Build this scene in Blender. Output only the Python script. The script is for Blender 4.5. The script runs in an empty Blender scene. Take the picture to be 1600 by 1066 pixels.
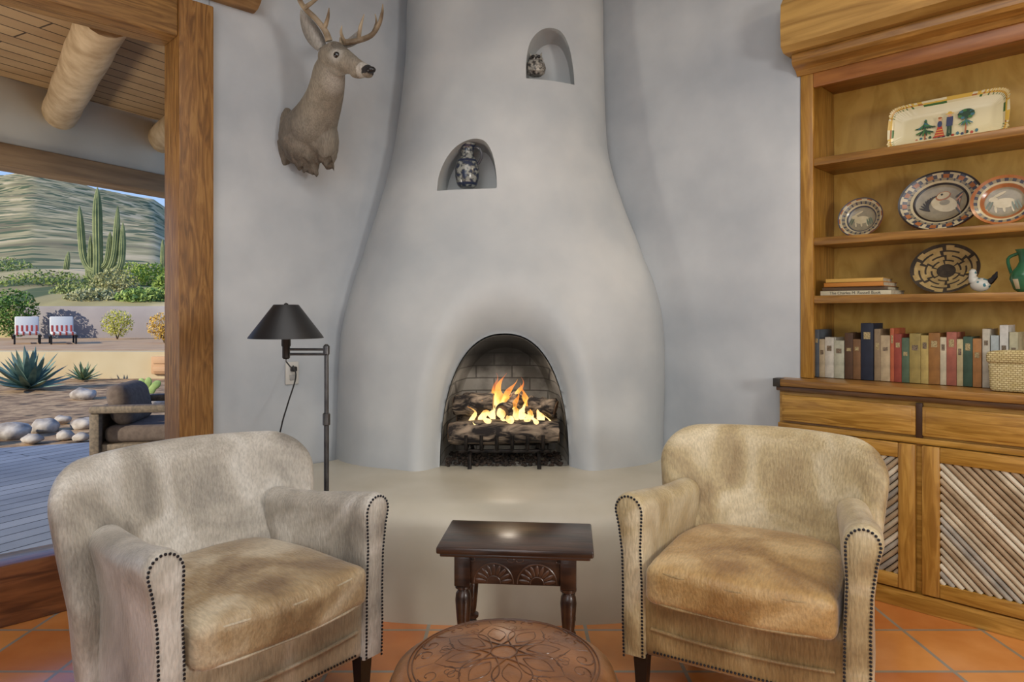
import re
SRC=r'''
import bpy, bmesh, math, random
from mathutils import Vector, Matrix, noise
random.seed(7)
V=Vector; PI=math.pi
F=1067.0; CZ=1.2; HY=490.0
sc=bpy.context.scene; COL=sc.collection
def P(px,py,Y): return V(((px-800)/F*Y, Y, CZ+(HY-py)/F*Y))
def c8(r,g,b):
    f=lambda u:(u/255/12.92 if u/255<=.04045 else ((u/255+.055)/1.055)**2.4)
    return (f(r),f(g),f(b),1)
# ---------------------------------------------------------------- mesh builder
def smooth_path(pts,k=6):
    pts=[V(p) for p in pts]; out=[]
    for i in range(len(pts)-1):
        p0=pts[max(i-1,0)];p1=pts[i];p2=pts[i+1];p3=pts[min(i+2,len(pts)-1)]
        for j in range(k):
            t=j/k
            out.append(.5*((2*p1)+(p2-p0)*t+(2*p0-5*p1+4*p2-p3)*t*t+(3*p1-p0-3*p2+p3)*t**3))
    out.append(pts[-1]); return out
class MB:
    def __init__(s): s.bm=bmesh.new(); s.mi=0
    def v(s,p): return s.bm.verts.new(p)
    def f(s,vs,mi=None):
        try:
            fc=s.bm.faces.new(vs); fc.material_index=s.mi if mi is None else mi; return fc
        except Exception: return None
    def lat(s,xs,ys,zs,fn):
        nx,ny,nz=len(xs)-1,len(ys)-1,len(zs)-1; d={}
        def g(i,j,k):
            if (i,j,k) not in d: d[(i,j,k)]=s.v(fn(V((xs[i],ys[j],zs[k]))))
            return d[(i,j,k)]
        for i in range(nx):
            for j in range(ny):
                s.f([g(i,j,0),g(i,j+1,0),g(i+1,j+1,0),g(i+1,j,0)]); s.f([g(i,j,nz),g(i+1,j,nz),g(i+1,j+1,nz),g(i,j+1,nz)])
        for i in range(nx):
            for k in range(nz):
                s.f([g(i,0,k),g(i+1,0,k),g(i+1,0,k+1),g(i,0,k+1)]); s.f([g(i,ny,k),g(i,ny,k+1),g(i+1,ny,k+1),g(i+1,ny,k)])
        for j in range(ny):
            for k in range(nz):
                s.f([g(0,j,k),g(0,j,k+1),g(0,j+1,k+1),g(0,j+1,k)]); s.f([g(nx,j,k),g(nx,j+1,k),g(nx,j+1,k+1),g(nx,j,k+1)])
    def box(s,c,size,r=.004,M=None):
        h=[a/2 for a in size]; r=min(r,min(h)*.9); c=V(c)
        L=[[-a,-(a-r),a-r,a] for a in h]
        def fn(p):
            q=V([max(-(h[i]-r),min(h[i]-r,p[i])) for i in range(3)]); d=p-q
            if d.length>1e-9 and r>0: p=q+d.normalized()*r
            if M: p=M@p
            return p+c
        s.lat(L[0],L[1],L[2],fn)
    def b2(s,x0,x1,y0,y1,z0,z1,r=.004): s.box(((x0+x1)/2,(y0+y1)/2,(z0+z1)/2),(abs(x1-x0),abs(y1-y0),abs(z1-z0)),r)
    def rbox(s,c,h,r,n=14,fn=None):
        c=V(c); t=[-1+2*i/n for i in range(n+1)]; t=[math.sin(a*PI/2)*.6+a*.4 for a in t]
        def g(p):
            q=V([max(-(h[i]-r),min(h[i]-r,p[i])) for i in range(3)]); d=p-q
            if d.length>1e-9: p=q+d.normalized()*r
            if fn: p=fn(p)
            return p+c
        s.lat([a*h[0] for a in t],[a*h[1] for a in t],[a*h[2] for a in t],g)
    def pad(s,c,hx,hz,hy,r,R,fn,n=40):
        # padded board: rounded outline, thickness closing smoothly at its rim
        c=V(c); t=[math.sin((-1+2*i/n)*PI/2) for i in range(n+1)]; top={};bot={}
        for i in range(n+1):
            for j in range(n+1):
                x=hx*t[i]; z=hz*t[j]; d=max(0,min(hx-abs(x),hz-abs(z))); T=hy*math.sqrt(max(0,1-(1-min(d,r)/r)**2))
                Rr=R if z>0 else R*.5
                qx=abs(x)-(hx-Rr); qz=abs(z)-(hz-Rr)
                if qx>0 and qz>0:
                    k=max(qx,qz)/math.hypot(qx,qz); x=math.copysign(hx-Rr+qx*k,x); z=math.copysign(hz-Rr+qz*k,z)
                if i in(0,n) or j in(0,n): top[i,j]=bot[i,j]=s.v(fn(V((x,0,z)))+c)
                else: top[i,j]=s.v(fn(V((x,-T,z)))+c); bot[i,j]=s.v(fn(V((x,T,z)))+c)
        for i in range(n):
            for j in range(n):
                s.f([top[i,j],top[i+1,j],top[i+1,j+1],top[i,j+1]]); s.f([bot[i,j],bot[i,j+1],bot[i+1,j+1],bot[i+1,j]])
    def loft(s,rings,cap=True,close=True,mif=None):
        R=[[s.v(p) for p in r] for r in rings]; n=len(R[0])
        for i in range(len(R)-1):
            for j in range(n if close else n-1):
                s.f([R[i][j],R[i][(j+1)%n],R[i+1][(j+1)%n],R[i+1][j]], mif(i,j) if mif else None)
        if cap:
            s.f(list(reversed(R[0]))); s.f(R[-1])
        return R
    def tube(s,pts,rad,seg=10,flat=None):
        pts=[V(p) for p in pts]; n=len(pts)
        if not hasattr(rad,'__len__'): rad=[rad]*n
        T=[(pts[min(i+1,n-1)]-pts[max(i-1,0)]).normalized() for i in range(n)]
        a=V((0,0,1)) if abs(T[0].z)<.9 else V((1,0,0))
        u=T[0].cross(a).normalized(); rings=[]
        for i in range(n):
            u=(u-T[i]*u.dot(T[i])).normalized(); w=T[i].cross(u)
            rings.append([pts[i]+(u*math.cos(2*PI*j/seg)+w*math.sin(2*PI*j/seg))*rad[i] for j in range(seg)])
        s.loft(rings)
    def lathe(s,prof,seg=32,c=(0,0,0),mif=None,cap=True,sx=1,sy=1):
        c=V(c)
        s.loft([[c+V((max(r,1e-4)*math.cos(2*PI*j/seg)*sx,max(r,1e-4)*math.sin(2*PI*j/seg)*sy,z)) for j in range(seg)] for r,z in prof],cap,True,mif)
    def ball(s,c,r,seg=12,rings=8,M=None):
        c=V(c)
        if not hasattr(r,'__len__'): r=(r,r,r)
        rr=[]
        for i in range(rings+1):
            a=-PI/2+PI*i/rings; a=max(-PI/2+.02,min(PI/2-.02,a)); k=[]
            for j in range(seg):
                p=V((math.cos(a)*math.cos(2*PI*j/seg)*r[0],math.cos(a)*math.sin(2*PI*j/seg)*r[1],math.sin(a)*r[2]))
                if M: p=M@p
                k.append(c+p)
            rr.append(k)
        s.loft(rr)
    def prism(s,poly,y0,y1,fn=None):
        fn=fn or (lambda x,y,z:V((x,y,z)))
        a=[s.v(fn(x,y0,z)) for x,z in poly]; b=[s.v(fn(x,y1,z)) for x,z in poly]; n=len(a)
        s.f(a); s.f(list(reversed(b)))
        for i in range(n): s.f([a[i],b[i],b[(i+1)%n],a[(i+1)%n]])
    def leaves(s,c,rad,n,size,up=0):
        c=V(c)
        for _ in range(n):
            d=V((random.gauss(0,1),random.gauss(0,1),random.gauss(0,1))).normalized()*(random.random()**.35)
            p=c+V((d.x*rad[0],d.y*rad[1],d.z*rad[2]))
            a=V((random.gauss(0,1),random.gauss(0,1),random.gauss(0,1)+up)).normalized(); b=a.cross(V((random.random(),random.random(),.3))).normalized()
            k=size*random.uniform(.6,1.3)
            s.f([s.v(p-a*k),s.v(p+b*k*.45),s.v(p+a*k),s.v(p-b*k*.45)])
    def build(s,name,mats,parent=None,loc=None,rot=None,sharp=35,recalc=True):
        if recalc: bmesh.ops.recalc_face_normals(s.bm,faces=s.bm.faces)
        me=bpy.data.meshes.new(name); s.bm.to_mesh(me); s.bm.free()
        for p in me.polygons: p.use_smooth=True
        try: me.set_sharp_from_angle(angle=math.radians(sharp))
        except Exception: pass
        for m in (mats if isinstance(mats,(list,tuple)) else [mats]): me.materials.append(m)
        o=bpy.data.objects.new(name,me); COL.objects.link(o)
        if parent: o.parent=parent
        if loc is not None: o.location=loc
        if rot is not None: o.rotation_euler=rot
        return o
def tag(o,label=None,cat=None,group=None,kind=None):
    if label: o['label']=label
    if cat: o['category']=cat
    if group: o['group']=group
    if kind: o['kind']=kind
    return o
def thing(name,label,cat,loc=(0,0,0),rot=(0,0,0),group=None):
    o=bpy.data.objects.new(name,None); COL.objects.link(o); o.location=loc
    o.rotation_euler=rot if hasattr(rot,'__len__') else (0,0,rot); o.empty_display_size=.1
    return tag(o,label,cat,group)
def struct(o): o['kind']='structure'; return o
def bake(o):
    bpy.context.view_layer.update()
    dg=bpy.context.evaluated_depsgraph_get(); me=bpy.data.meshes.new_from_object(o.evaluated_get(dg)); 
    o.modifiers.clear(); old=o.data; o.data=me; me.name=o.name
    for p in me.polygons: p.use_smooth=True
    return o
# ---------------------------------------------------------------- materials
def mat(name,c1,c2=None,scale=5,stretch=(1,1,1),rough=.6,bump=0,bscale=None,bstretch=None,metal=0,detail=5,ramp=(.35,.65),c3=None,coat=0,sheen=0,emit=None,rot=(0,0,0),dist=0,dots=None,fine=None):
    m=bpy.data.materials.new(name); m.use_nodes=True; N=m.node_tree.nodes; L=m.node_tree.links
    b=N['Principled BSDF']; b.inputs['Roughness'].default_value=rough; b.inputs['Metallic'].default_value=metal
    b.inputs['Base Color'].default_value=c1
    if coat: b.inputs['Coat Weight'].default_value=coat; b.inputs['Coat Roughness'].default_value=.2
    if sheen: b.inputs['Sheen Weight'].default_value=sheen; b.inputs['Sheen Roughness'].default_value=.4
    tc=N.new('ShaderNodeTexCoord')
    def mp(st):
        q=N.new('ShaderNodeMapping'); q.inputs['Scale'].default_value=st; q.inputs['Rotation'].default_value=rot; L.new(tc.outputs['Object'],q.inputs[0]); return q
    if c2:
        n=N.new('ShaderNodeTexNoise'); n.inputs['Scale'].default_value=scale; n.inputs['Detail'].default_value=detail; n.inputs['Distortion'].default_value=dist
        L.new(mp(stretch).outputs[0],n.inputs['Vector'])
        r=N.new('ShaderNodeValToRGB'); r.color_ramp.elements[0].position=ramp[0]; r.color_ramp.elements[1].position=ramp[1]
        r.color_ramp.elements[0].color=c1; r.color_ramp.elements[1].color=c2
        if c3: e=r.color_ramp.elements.new((ramp[0]+ramp[1])/2); e.color=c3
        L.new(n.outputs['Fac'],r.inputs[0]); out=r.outputs[0]
        if dots:
            n3=N.new('ShaderNodeTexVoronoi'); n3.inputs['Scale'].default_value=dots[0]; L.new(mp(stretch).outputs[0],n3.inputs['Vector'])
            r3=N.new('ShaderNodeValToRGB'); r3.color_ramp.elements[0].position=dots[1]; r3.color_ramp.elements[1].position=dots[1]+.08
            r3.color_ramp.elements[0].color=(1,1,1,1); r3.color_ramp.elements[1].color=(0,0,0,1); L.new(n3.outputs['Distance'],r3.inputs[0])
            mx=N.new('ShaderNodeMix'); mx.data_type='RGBA'; L.new(r3.outputs[0],mx.inputs[0]); L.new(out,mx.inputs[6]); mx.inputs[7].default_value=dots[2]; out=mx.outputs[2]
        if fine:
            n4=N.new('ShaderNodeTexNoise'); n4.inputs['Scale'].default_value=fine[0]; n4.inputs['Detail'].default_value=3; n4.inputs['Distortion'].default_value=.4
            L.new(mp(fine[1]).outputs[0],n4.inputs['Vector']); r4=N.new('ShaderNodeValToRGB'); r4.color_ramp.elements[0].position=.34; r4.color_ramp.elements[1].position=.62
            l=fine[2]; r4.color_ramp.elements[0].color=(l,l,l,1); r4.color_ramp.elements[1].color=(1,1,1,1); L.new(n4.outputs['Fac'],r4.inputs[0])
            mx=N.new('ShaderNodeMix'); mx.data_type='RGBA'; mx.blend_type='MULTIPLY'; mx.inputs[0].default_value=1; L.new(out,mx.inputs[6]); L.new(r4.outputs[0],mx.inputs[7]); out=mx.outputs[2]
        L.new(out,b.inputs['Base Color'])
    if bump:
        n2=N.new('ShaderNodeTexNoise'); n2.inputs['Scale'].default_value=bscale or scale*4; n2.inputs['Detail'].default_value=6
        L.new(mp(bstretch or stretch).outputs[0],n2.inputs['Vector'])
        bp=N.new('ShaderNodeBump'); bp.inputs['Strength'].default_value=min(1,bump); bp.inputs['Distance'].default_value=.01
        L.new(n2.outputs['Fac'],bp.inputs['Height']); L.new(bp.outputs[0],b.inputs['Normal'])
    return m
def brickmat(name,ca,cb,cm,bw,rh,mortar,rough=.6,rot=(0,0,0),off=.5,loc=(0,0,0),noisec=None,bumps=.3,coat=0,nscale=3,nramp=(.4,.7)):
    m=bpy.data.materials.new(name); m.use_nodes=True; N=m.node_tree.nodes; L=m.node_tree.links; b=N['Principled BSDF']; b.inputs['Roughness'].default_value=rough
    if coat: b.inputs['Coat Weight'].default_value=coat; b.inputs['Coat Roughness'].default_value=.15
    tc=N.new('ShaderNodeTexCoord'); q=N.new('ShaderNodeMapping'); q.inputs['Rotation'].default_value=rot; q.inputs['Location'].default_value=loc
    L.new(tc.outputs['Object'],q.inputs[0]); t=N.new('ShaderNodeTexBrick'); L.new(q.outputs[0],t.inputs['Vector'])
    t.offset=off; t.inputs['Color1'].default_value=ca; t.inputs['Color2'].default_value=cb; t.inputs['Mortar'].default_value=cm
    t.inputs['Scale'].default_value=1; t.inputs['Mortar Size'].default_value=mortar; t.inputs['Brick Width'].default_value=bw; t.inputs['Row Height'].default_value=rh; t.inputs['Mortar Smooth'].default_value=.1
    n=N.new('ShaderNodeTexNoise'); n.inputs['Scale'].default_value=nscale; n.inputs['Detail'].default_value=6; L.new(tc.outputs['Object'],n.inputs['Vector'])
    r=N.new('ShaderNodeValToRGB'); r.color_ramp.elements[0].position=nramp[0]; r.color_ramp.elements[1].position=nramp[1]
    r.color_ramp.elements[0].color=(1,1,1,1); r.color_ramp.elements[1].color=noisec or (.7,.7,.7,1); L.new(n.outputs['Fac'],r.inputs[0])
    mx=N.new('ShaderNodeMix'); mx.data_type='RGBA'; mx.blend_type='MULTIPLY'; mx.inputs[0].default_value=1; L.new(t.outputs['Color'],mx.inputs[6]); L.new(r.outputs[0],mx.inputs[7]); L.new(mx.outputs[2],b.inputs['Base Color'])
    bp=N.new('ShaderNodeBump'); bp.invert=True; bp.inputs['Strength'].default_value=bumps; bp.inputs['Distance'].default_value=.01; L.new(t.outputs['Fac'],bp.inputs['Height']); L.new(bp.outputs[0],b.inputs['Normal'])
    return m
def attrmat(name,rough=.75,bump=.15,bscale=170,bstretch=(1,1,.3)):
    m=mat(name,(1,1,1,1),None,rough=rough,bump=bump,bscale=bscale,bstretch=bstretch); N=m.node_tree.nodes; L=m.node_tree.links
    a=N.new('ShaderNodeAttribute'); a.attribute_name='Col'; n=N.new('ShaderNodeTexNoise'); n.inputs['Scale'].default_value=190; n.inputs['Detail'].default_value=3
    tc=N.new('ShaderNodeTexCoord'); q=N.new('ShaderNodeMapping'); q.inputs['Scale'].default_value=(1,1,.2); L.new(tc.outputs['Object'],q.inputs[0]); L.new(q.outputs[0],n.inputs['Vector']); r=N.new('ShaderNodeValToRGB'); r.color_ramp.elements[0].color=(.64,.64,.64,1); r.color_ramp.elements[0].position=.3;r.color_ramp.elements[1].position=.65; L.new(n.outputs['Fac'],r.inputs[0])
    mx=N.new('ShaderNodeMix'); mx.data_type='RGBA'; mx.blend_type='MULTIPLY'; mx.inputs[0].default_value=1; L.new(a.outputs['Color'],mx.inputs[6]); L.new(r.outputs[0],mx.inputs[7]); L.new(mx.outputs[2],N['Principled BSDF'].inputs['Base Color'])
    return m
PL=mat('plaster',c8(170,176,182),c8(197,201,204),scale=1.9,rough=.55,bump=.14,bscale=7,detail=9)
PLK=mat('kiva_plaster',c8(176,181,184),c8(202,204,203),scale=1.8,rough=.5,bump=.12,bscale=6,detail=9)
PLH=mat('hearth_plaster',c8(188,181,162),c8(206,200,184),scale=2.2,rough=.36,bump=.08,bscale=8,detail=7)
WD=mat('honey_wood_x',c8(150,106,36),c8(196,150,70),scale=4,stretch=(1,9,12),rough=.42,bump=.08,bscale=12,coat=.25,dist=1.2,c3=c8(174,129,52))
WDZ=mat('honey_wood_z',c8(146,102,36),c8(190,144,66),scale=4,stretch=(10,10,1),rough=.42,bump=.08,bscale=12,coat=.25,dist=1.2,c3=c8(168,122,50))
WBK=mat('honey_wood_back',c8(182,142,62),c8(208,170,88),scale=2.5,stretch=(3,3,1.2),rough=.5,dist=2,coat=.1)
WDX=mat('shelf_wood',c8(128,88,34),c8(168,122,56),scale=4,stretch=(1,9,12),rough=.4,coat=.3,dist=1)
WDK=mat('dark_edge_wood',c8(70,46,24),c8(104,72,38),scale=6,stretch=(1,9,9),rough=.4,coat=.3)
DOORW=mat('door_frame_wood',c8(108,74,36),c8(158,116,62),scale=5,stretch=(7,7,.7),rough=.5,bump=.1,dist=2.5,c3=c8(136,94,46))
RAILW=mat('red_rail_wood',c8(86,50,30),c8(134,84,50),scale=4,stretch=(.6,6,6),rough=.35,dist=1.5,coat=.4)
STOOL=mat('dark_oak',c8(30,20,16),c8(70,44,29),scale=5,stretch=(1,6,6),rough=.32,bump=.1,coat=.35)
DARKM=mat('grey_metal',c8(86,86,88),c8(110,110,110),scale=20,rough=.32,metal=.85)
BLK=mat('black_shade',c8(22,22,24),rough=.45)
WHT=mat('white_plastic',c8(196,194,188),rough=.4)
IRON=mat('iron',c8(24,22,22),c8(60,54,50),scale=30,rough=.55,metal=.7)
# ---------------------------------------------------------------- camera
cam=bpy.data.cameras.new('camera'); co=bpy.data.objects.new('camera',cam); COL.objects.link(co); co.location=(0,0,CZ); co.rotation_euler=(PI/2,0,0)
cam.sensor_width=36; cam.lens=24; cam.shift_y=-43/1600; cam.clip_start=.02; cam.clip_end=2000; sc.camera=co
try: sc.view_settings.view_transform='Standard'; sc.view_settings.look='None'
except Exception: pass
# ---------------------------------------------------------------- setting: room
CX,CY=-.05,4.55
RC=PI/4
TILE=brickmat('saltillo',c8(236,166,94),c8(204,124,68),c8(156,152,142),.3,.3,.007,rough=.25,off=0,loc=(.02,.113,0),noisec=(.80,.68,.52,1),coat=.8,nscale=3,nramp=(.38,.62))
m=MB(); m.prism([(CX,CY+.2),(4.75,-.15),(0,-4.9),(-4.75,-.15)],0,1,lambda x,y,z:V((x,z,-.12*y))); struct(m.build('floor',TILE))
m=MB(); m.prism([(CX,CY+.3),(4.85,-.15),(0,-4.95),(-4.85,-.15)],0,1,lambda x,y,z:V((x,z,3.1+.1*y))); struct(m.build('ceiling',PL))
H=3.1
def wframe(name,mb,mt,rz): return struct(mb.build(name,mt,loc=(CX,CY,0),rot=(0,0,rz)))
m=MB(); m.b2(-1.93,-.0,0,.2,0,H,.0); m.b2(-4.7,-1.925,0,.2,2.60,H,.0); m.b2(-6.6,-4.7,0,.2,0,H,0); wframe('wall_left',m,PL,RC)
T0=1.965
m=MB(); m.b2(0,T0,0,.42,0,H,.03); m.b2(T0-.02,T0+1.75,.36,.46,0,H,0); m.b2(T0-.02,T0+1.75,.03,.46,2.5,H,0); m.b2(T0+1.73,6.6,0,.42,0,H,.0); wframe('wall_right',m,PL,-RC)
m=MB(); m.b2(0,6.7,0,.15,0,H,0); struct(m.build('wall_back_left',PL,loc=(-4.7,-.1,0),rot=(0,0,-RC)))
m=MB(); m.b2(0,6.7,0,.15,0,H,0); struct(m.build('wall_back_right',PL,loc=(0,-4.85,0),rot=(0,0,RC)))
w=thing('window_1',None,None,(CX,CY,0),(0,0,RC)); w['kind']='structure'
m=MB(); m.b2(-2.08,-1.925,-.05,.14,0,2.62,.008); m.build('window_post',DOORW,w)
m=MB(); m.b2(-4.7,-2.08,-.04,.14,2.44,2.62,.008); m.build('window_header',mat('header_wood',c8(112,78,38),c8(160,120,66),scale=5,stretch=(.7,7,7),rough=.5,dist=2),w)
m=MB(); m.b2(-4.7,-2.08,-.04,.14,0,.235,.008); m.build('window_sill',RAILW,w)
m=MB(); m.b2(-4.78,-4.6,-.04,.14,.235,2.44,.008); m.build('window_post',DOORW,w)
gl=bpy.data.materials.new('window_glass'); gl.use_nodes=True; N=gl.node_tree.nodes; L=gl.node_tree.links; N.remove(N['Principled BSDF'])
t_=N.new('ShaderNodeBsdfTransparent'); t_.inputs[0].default_value=(.98,.99,.985,1)
L.new(t_.outputs[0],N['Material Output'].inputs[0])
m=MB(); m.b2(-4.6,-2.08,.05,.056,.235,2.44,0); m.build('window_pane',gl,w)
m=MB(); m.tube([(-4.9,-.02,2.76),(-3,-.02,2.765),(-1.72,-.02,2.76)],[.11,.11,.1],16); struct(m.build('trim_1',mat('log',c8(120,88,52),c8(176,140,92),scale=5,stretch=(1,6,6),rough=.7,bump=.3),loc=(CX,CY,0),rot=(0,0,RC)))
# ---------------------------------------------------------------- fireplace
fp=thing('fireplace','tall curved grey plaster corner fireplace with arched opening and bench hearth','fireplace',(0,3.4,0))
TAB=[(745,508,1051,3.31),(600,510,1055,3.32),(520,517,1052,3.34),(460,532,1041,3.38),(400,553,1017,3.43),(300,586,979,3.50),(230,604,959,3.54),(100,624,951,3.60),(0,629,949,3.63),(-90,631,947,3.65)]
KT=[]
for y,xl,xr,Yf in TAB:
    Yr=Yf+.2; KT.append((CZ+(HY-y)/F*Yr,(xl-800)/F*Yr,(xr-800)/F*Yr,Yf))
KT[0]=(.40,)+KT[0][1:]; KT[-1]=(3.08,)+KT[-1][1:]
def kint(z):
    if z<=KT[0][0]: return KT[0][1:]
    for i in range(len(KT)-1):
        if z<=KT[i+1][0]:
            a,b=KT[i],KT[i+1]; t=(z-a[0])/(b[0]-a[0]); p0=KT[max(i-1,0)];p3=KT[min(i+2,len(KT)-1)]
            return tuple(.5*((2*a[k])+(b[k]-p0[k])*t+(2*p0[k]-5*a[k]+4*b[k]-p3[k])*t*t+(3*a[k]-p0[k]-3*b[k]+p3[k])*t**3) for k in (1,2,3))
    return KT[-1][1:]
OX=-.037; OW=.322; OH=.66; OZ=.44
def arch_e(x,z,w=OW,h=OH):
    zz=max(0,z-OZ)/h; return (abs((x-OX)/w)**2.3+zz**2.3)**(1/2.3)
NA=150; rings=[]
z=.40; zs=[]
while z<3.08: zs.append(z); z+=.014
zs.append(3.09)
for z in zs:
    xl,xr,Yf=kint(z); cx=(xl+xr)/2; w_=(xr-xl)/2; Yb=3.86 if z<1.2 else 3.86+.2*min(1,(z-1.2)/1.0); r=[]
    for i in range(NA+1):
        s=-1+2*i/NA; s=math.copysign(1-(1-abs(s))**1.6,s)
        n_=2.7
        x=cx+w_*s; y=Yb-(Yb-Yf)*max(0,(1-abs(s)**n_))**(1/n_)
        e=arch_e(x,z); d=max(0,(e-1)*.34)
        if y<Yb-.05: y+=.095*math.exp(-(d/.052)**1.35)-.026*math.exp(-((d-.12)/.07)**2)
        fl=max(0,1-(z-.42)/.22)
        if y<Yb-.05: y-=.035*fl*fl
        y+=.008*noise.noise(V((x*3,z*3,0)))
        r.append(V((x,y-3.4,z)))
    rings.append(r)
m=MB(); m.loft(rings); kiva=m.build('chimney_breast',PLK,fp,sharp=180)
def cutter(pts,y0,y1,fn=None):
    c=MB(); c.prism(pts,y0,y1,fn); o=c.build('cutter',PLK); o.location=(0,3.4,0); return o
arch=[(OX-OW,OZ-.1)]+[(OX+OW*math.copysign(abs(math.cos(a))**(2/2.3),math.cos(a)),OZ+OH*abs(math.sin(a))**(2/2.3)) for a in [PI-PI*i/48 for i in range(49)]]+[(OX+OW,OZ-.1)]
cuts=[cutter(arch,-.5,.44)]
def pxpoly(pts,Y): return [((x-800)/F*Y,CZ+(HY-y)/F*Y) for x,y in pts]
def sm2(pts,k=5):
    q=smooth_path([V((a,b,0)) for a,b in pts],k); return [(p.x,p.y) for p in q]
midn=sm2([(670,297),(673,268),(686,238),(706,216),(732,205),(755,209),(769,230),(776,260),(778,290)])+[(777,294)]
upn=sm2([(811,121),(811,90),(818,56),(836,34),(858,27),(878,34),(892,60),(899,95),(901,126)])
def nich(pts,Y,dep,shift):
    q=pxpoly(pts,Y); cx=sum(a for a,b in q)/len(q); cz=sum(b for a,b in q)/len(q)
    zmin=min(b for a,b in q)
    def fn(x,y,z):
        if y>0: return V((cx+(x-cx)*.78+shift,y,zmin+(z-zmin)*.86+.0))
        return V((cx+(x-cx)*1.04-shift*.2,y,z))
    return cutter(q,-.3,dep,fn)
cuts.append(nich(midn,3.50,.36,.026)); cuts.append(nich(upn,3.58,.42,.026))
bpy.context.view_layer.update()
for c in cuts:
    md=kiva.modifiers.new('b','BOOLEAN'); md.operation='DIFFERENCE'; md.object=c; md.solver='EXACT'
bake(kiva)
try: kiva.data.set_sharp_from_angle(angle=math.radians(50))
except Exception: pass
for c in cuts: bpy.data.objects.remove(c)
def hfront(x,ins):
    a=1.22-ins; s=min(1,abs(x)/a); return 3.47-(.85-ins)*max(0,1-s**2.5)**.4
rings=[]
for z,ins in [(0,0),(.1,0),(.22,.01),(.31,.022),(.36,.038),(.395,.062),(.42,.095),(.434,.135),(.44,.19)]:
    r=[]
    for i in range(81):
        s=-1+2*i/80; s=math.copysign(1-(1-abs(s))**1.5,s); x=s*(1.22-ins); y=hfront(x,ins); y=min(y,4.5-abs(x)-.05); r.append(V((x,y-3.4,z)))
    r.append(V((CX,CY-.1-3.4,z))); rings.append(r)
m=MB(); m.loft(rings); m.build('hearth_bench',PLH,fp,sharp=60)
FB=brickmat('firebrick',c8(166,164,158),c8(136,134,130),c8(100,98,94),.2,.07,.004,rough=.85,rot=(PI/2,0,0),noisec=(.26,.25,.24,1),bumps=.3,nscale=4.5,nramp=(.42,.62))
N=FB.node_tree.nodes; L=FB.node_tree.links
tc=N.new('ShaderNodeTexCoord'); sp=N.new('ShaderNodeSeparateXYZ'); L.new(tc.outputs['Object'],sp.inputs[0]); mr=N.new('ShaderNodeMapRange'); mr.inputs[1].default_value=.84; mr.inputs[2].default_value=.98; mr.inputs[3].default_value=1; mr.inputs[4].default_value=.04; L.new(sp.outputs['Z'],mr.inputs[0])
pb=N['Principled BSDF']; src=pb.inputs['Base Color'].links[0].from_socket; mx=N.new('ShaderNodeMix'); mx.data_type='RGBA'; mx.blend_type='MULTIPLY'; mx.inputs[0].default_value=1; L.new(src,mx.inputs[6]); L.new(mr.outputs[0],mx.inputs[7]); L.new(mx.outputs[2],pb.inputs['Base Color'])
m=MB(); rr=[]
for y,k in [(.0,.985),(.2,.97),(.40,.86),(.425,.7),(.43,.02)]:
    rr.append([V((OX+(x-OX)*k,y,OZ+.003+max(0,(zz-OZ))*k if k>.5 else OZ+.2)) for x,zz in arch[1:-1]])
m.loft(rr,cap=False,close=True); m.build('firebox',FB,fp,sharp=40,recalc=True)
# ---------------------------------------------------------------- embers bed
m=MB()
for i in range(420):
    x=OX+random.uniform(-.29,.29); y=random.uniform(.0,.33); s=random.uniform(.006,.013)
    m.ball((x,y-.02,OZ+.006+random.random()*.008),(s,s*random.uniform(.6,1),s*.7),6,4)
eb=m.build('lava_rock',mat('cinder',c8(20,17,16),c8(74,60,50),scale=30,rough=.9),loc=(0,3.4,0)); tag(eb,'bed of small dark cinders on the fireplace floor','cinders',kind='stuff')
g=thing('fire_grate','black iron fire grate holding the logs inside the fireplace','grate',(OX,3.45,OZ))
for i in range(6):
    m=MB(); x=-.19+i*.076; m.tube(smooth_path([(x,-.09,.16),(x,-.085,.10),(x,-.04,.085),(x,.16,.085),(x,.2,.13)],4),.009,8); m.build('grate_bar',IRON,g)
for y in (-.05,.14): m=MB(); m.box((0,y,.075),(.46,.016,.016),.003); m.build('cross_bar',IRON,g)
for sx in (-.17,.17):
    m=MB(); m.tube(smooth_path([(sx,-.12,.0),(sx,-.1,.05),(sx,-.05,.07)],4),.010,8); m.build('leg',IRON,g)
    m=MB(); m.tube(smooth_path([(sx,.16,.0),(sx,.14,.05),(sx,.1,.07)],4),.010,8); m.build('leg',IRON,g)
LOGM=mat('charred_log',c8(40,34,32),c8(170,150,128),scale=9,stretch=(1,3,3),rough=.9,bump=.9,bscale=22,ramp=(.42,.68),dist=1)
LOGE=mat('log_end',c8(92,66,46),c8(150,118,88),scale=14,rough=.9,bump=.3)
def log(p0,p1,r,label):
    p0=V(p0);p1=V(p1); c=(p0+p1)/2; pts=[];rad=[]
    for i in range(15):
        t=i/14; q=p0.lerp(p1,t)-c; q+=V((0,0,.012*math.sin(t*3+r*90))); pts.append(q); rad.append(r*(1+.18*noise.noise(V((t*4,r*50,p0.x*9))))*(.86 if i in(0,14) else 1))
    o=thing('log',label,'log',c+V((0,3.4,0)),group=None)
    m=MB(); m.tube(pts,rad,18)
    for v in m.bm.verts: v.co+=v.co.normalized()*0.010*noise.noise(v.co*40+V((p0.x,0,0))*9)
    m.build('bark',LOGM,o,sharp=60)
    for e,s in ((0,1),(-1,-1)):
        m=MB(); d=(pts[1]-pts[0]).normalized()*(-s*.003); m.tube([pts[e]+d*0,pts[e]+d],[r*.8,r*.78],16); m.build('cut_end',LOGE,o)
log((OX-.28,.05,.605),(OX+.27,.04,.59),.060,'large charred log lying across the front of the grate')
log((OX-.25,.20,.63),(OX+.27,.21,.61),.060,'thick charred log at the back of the fire')
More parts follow.
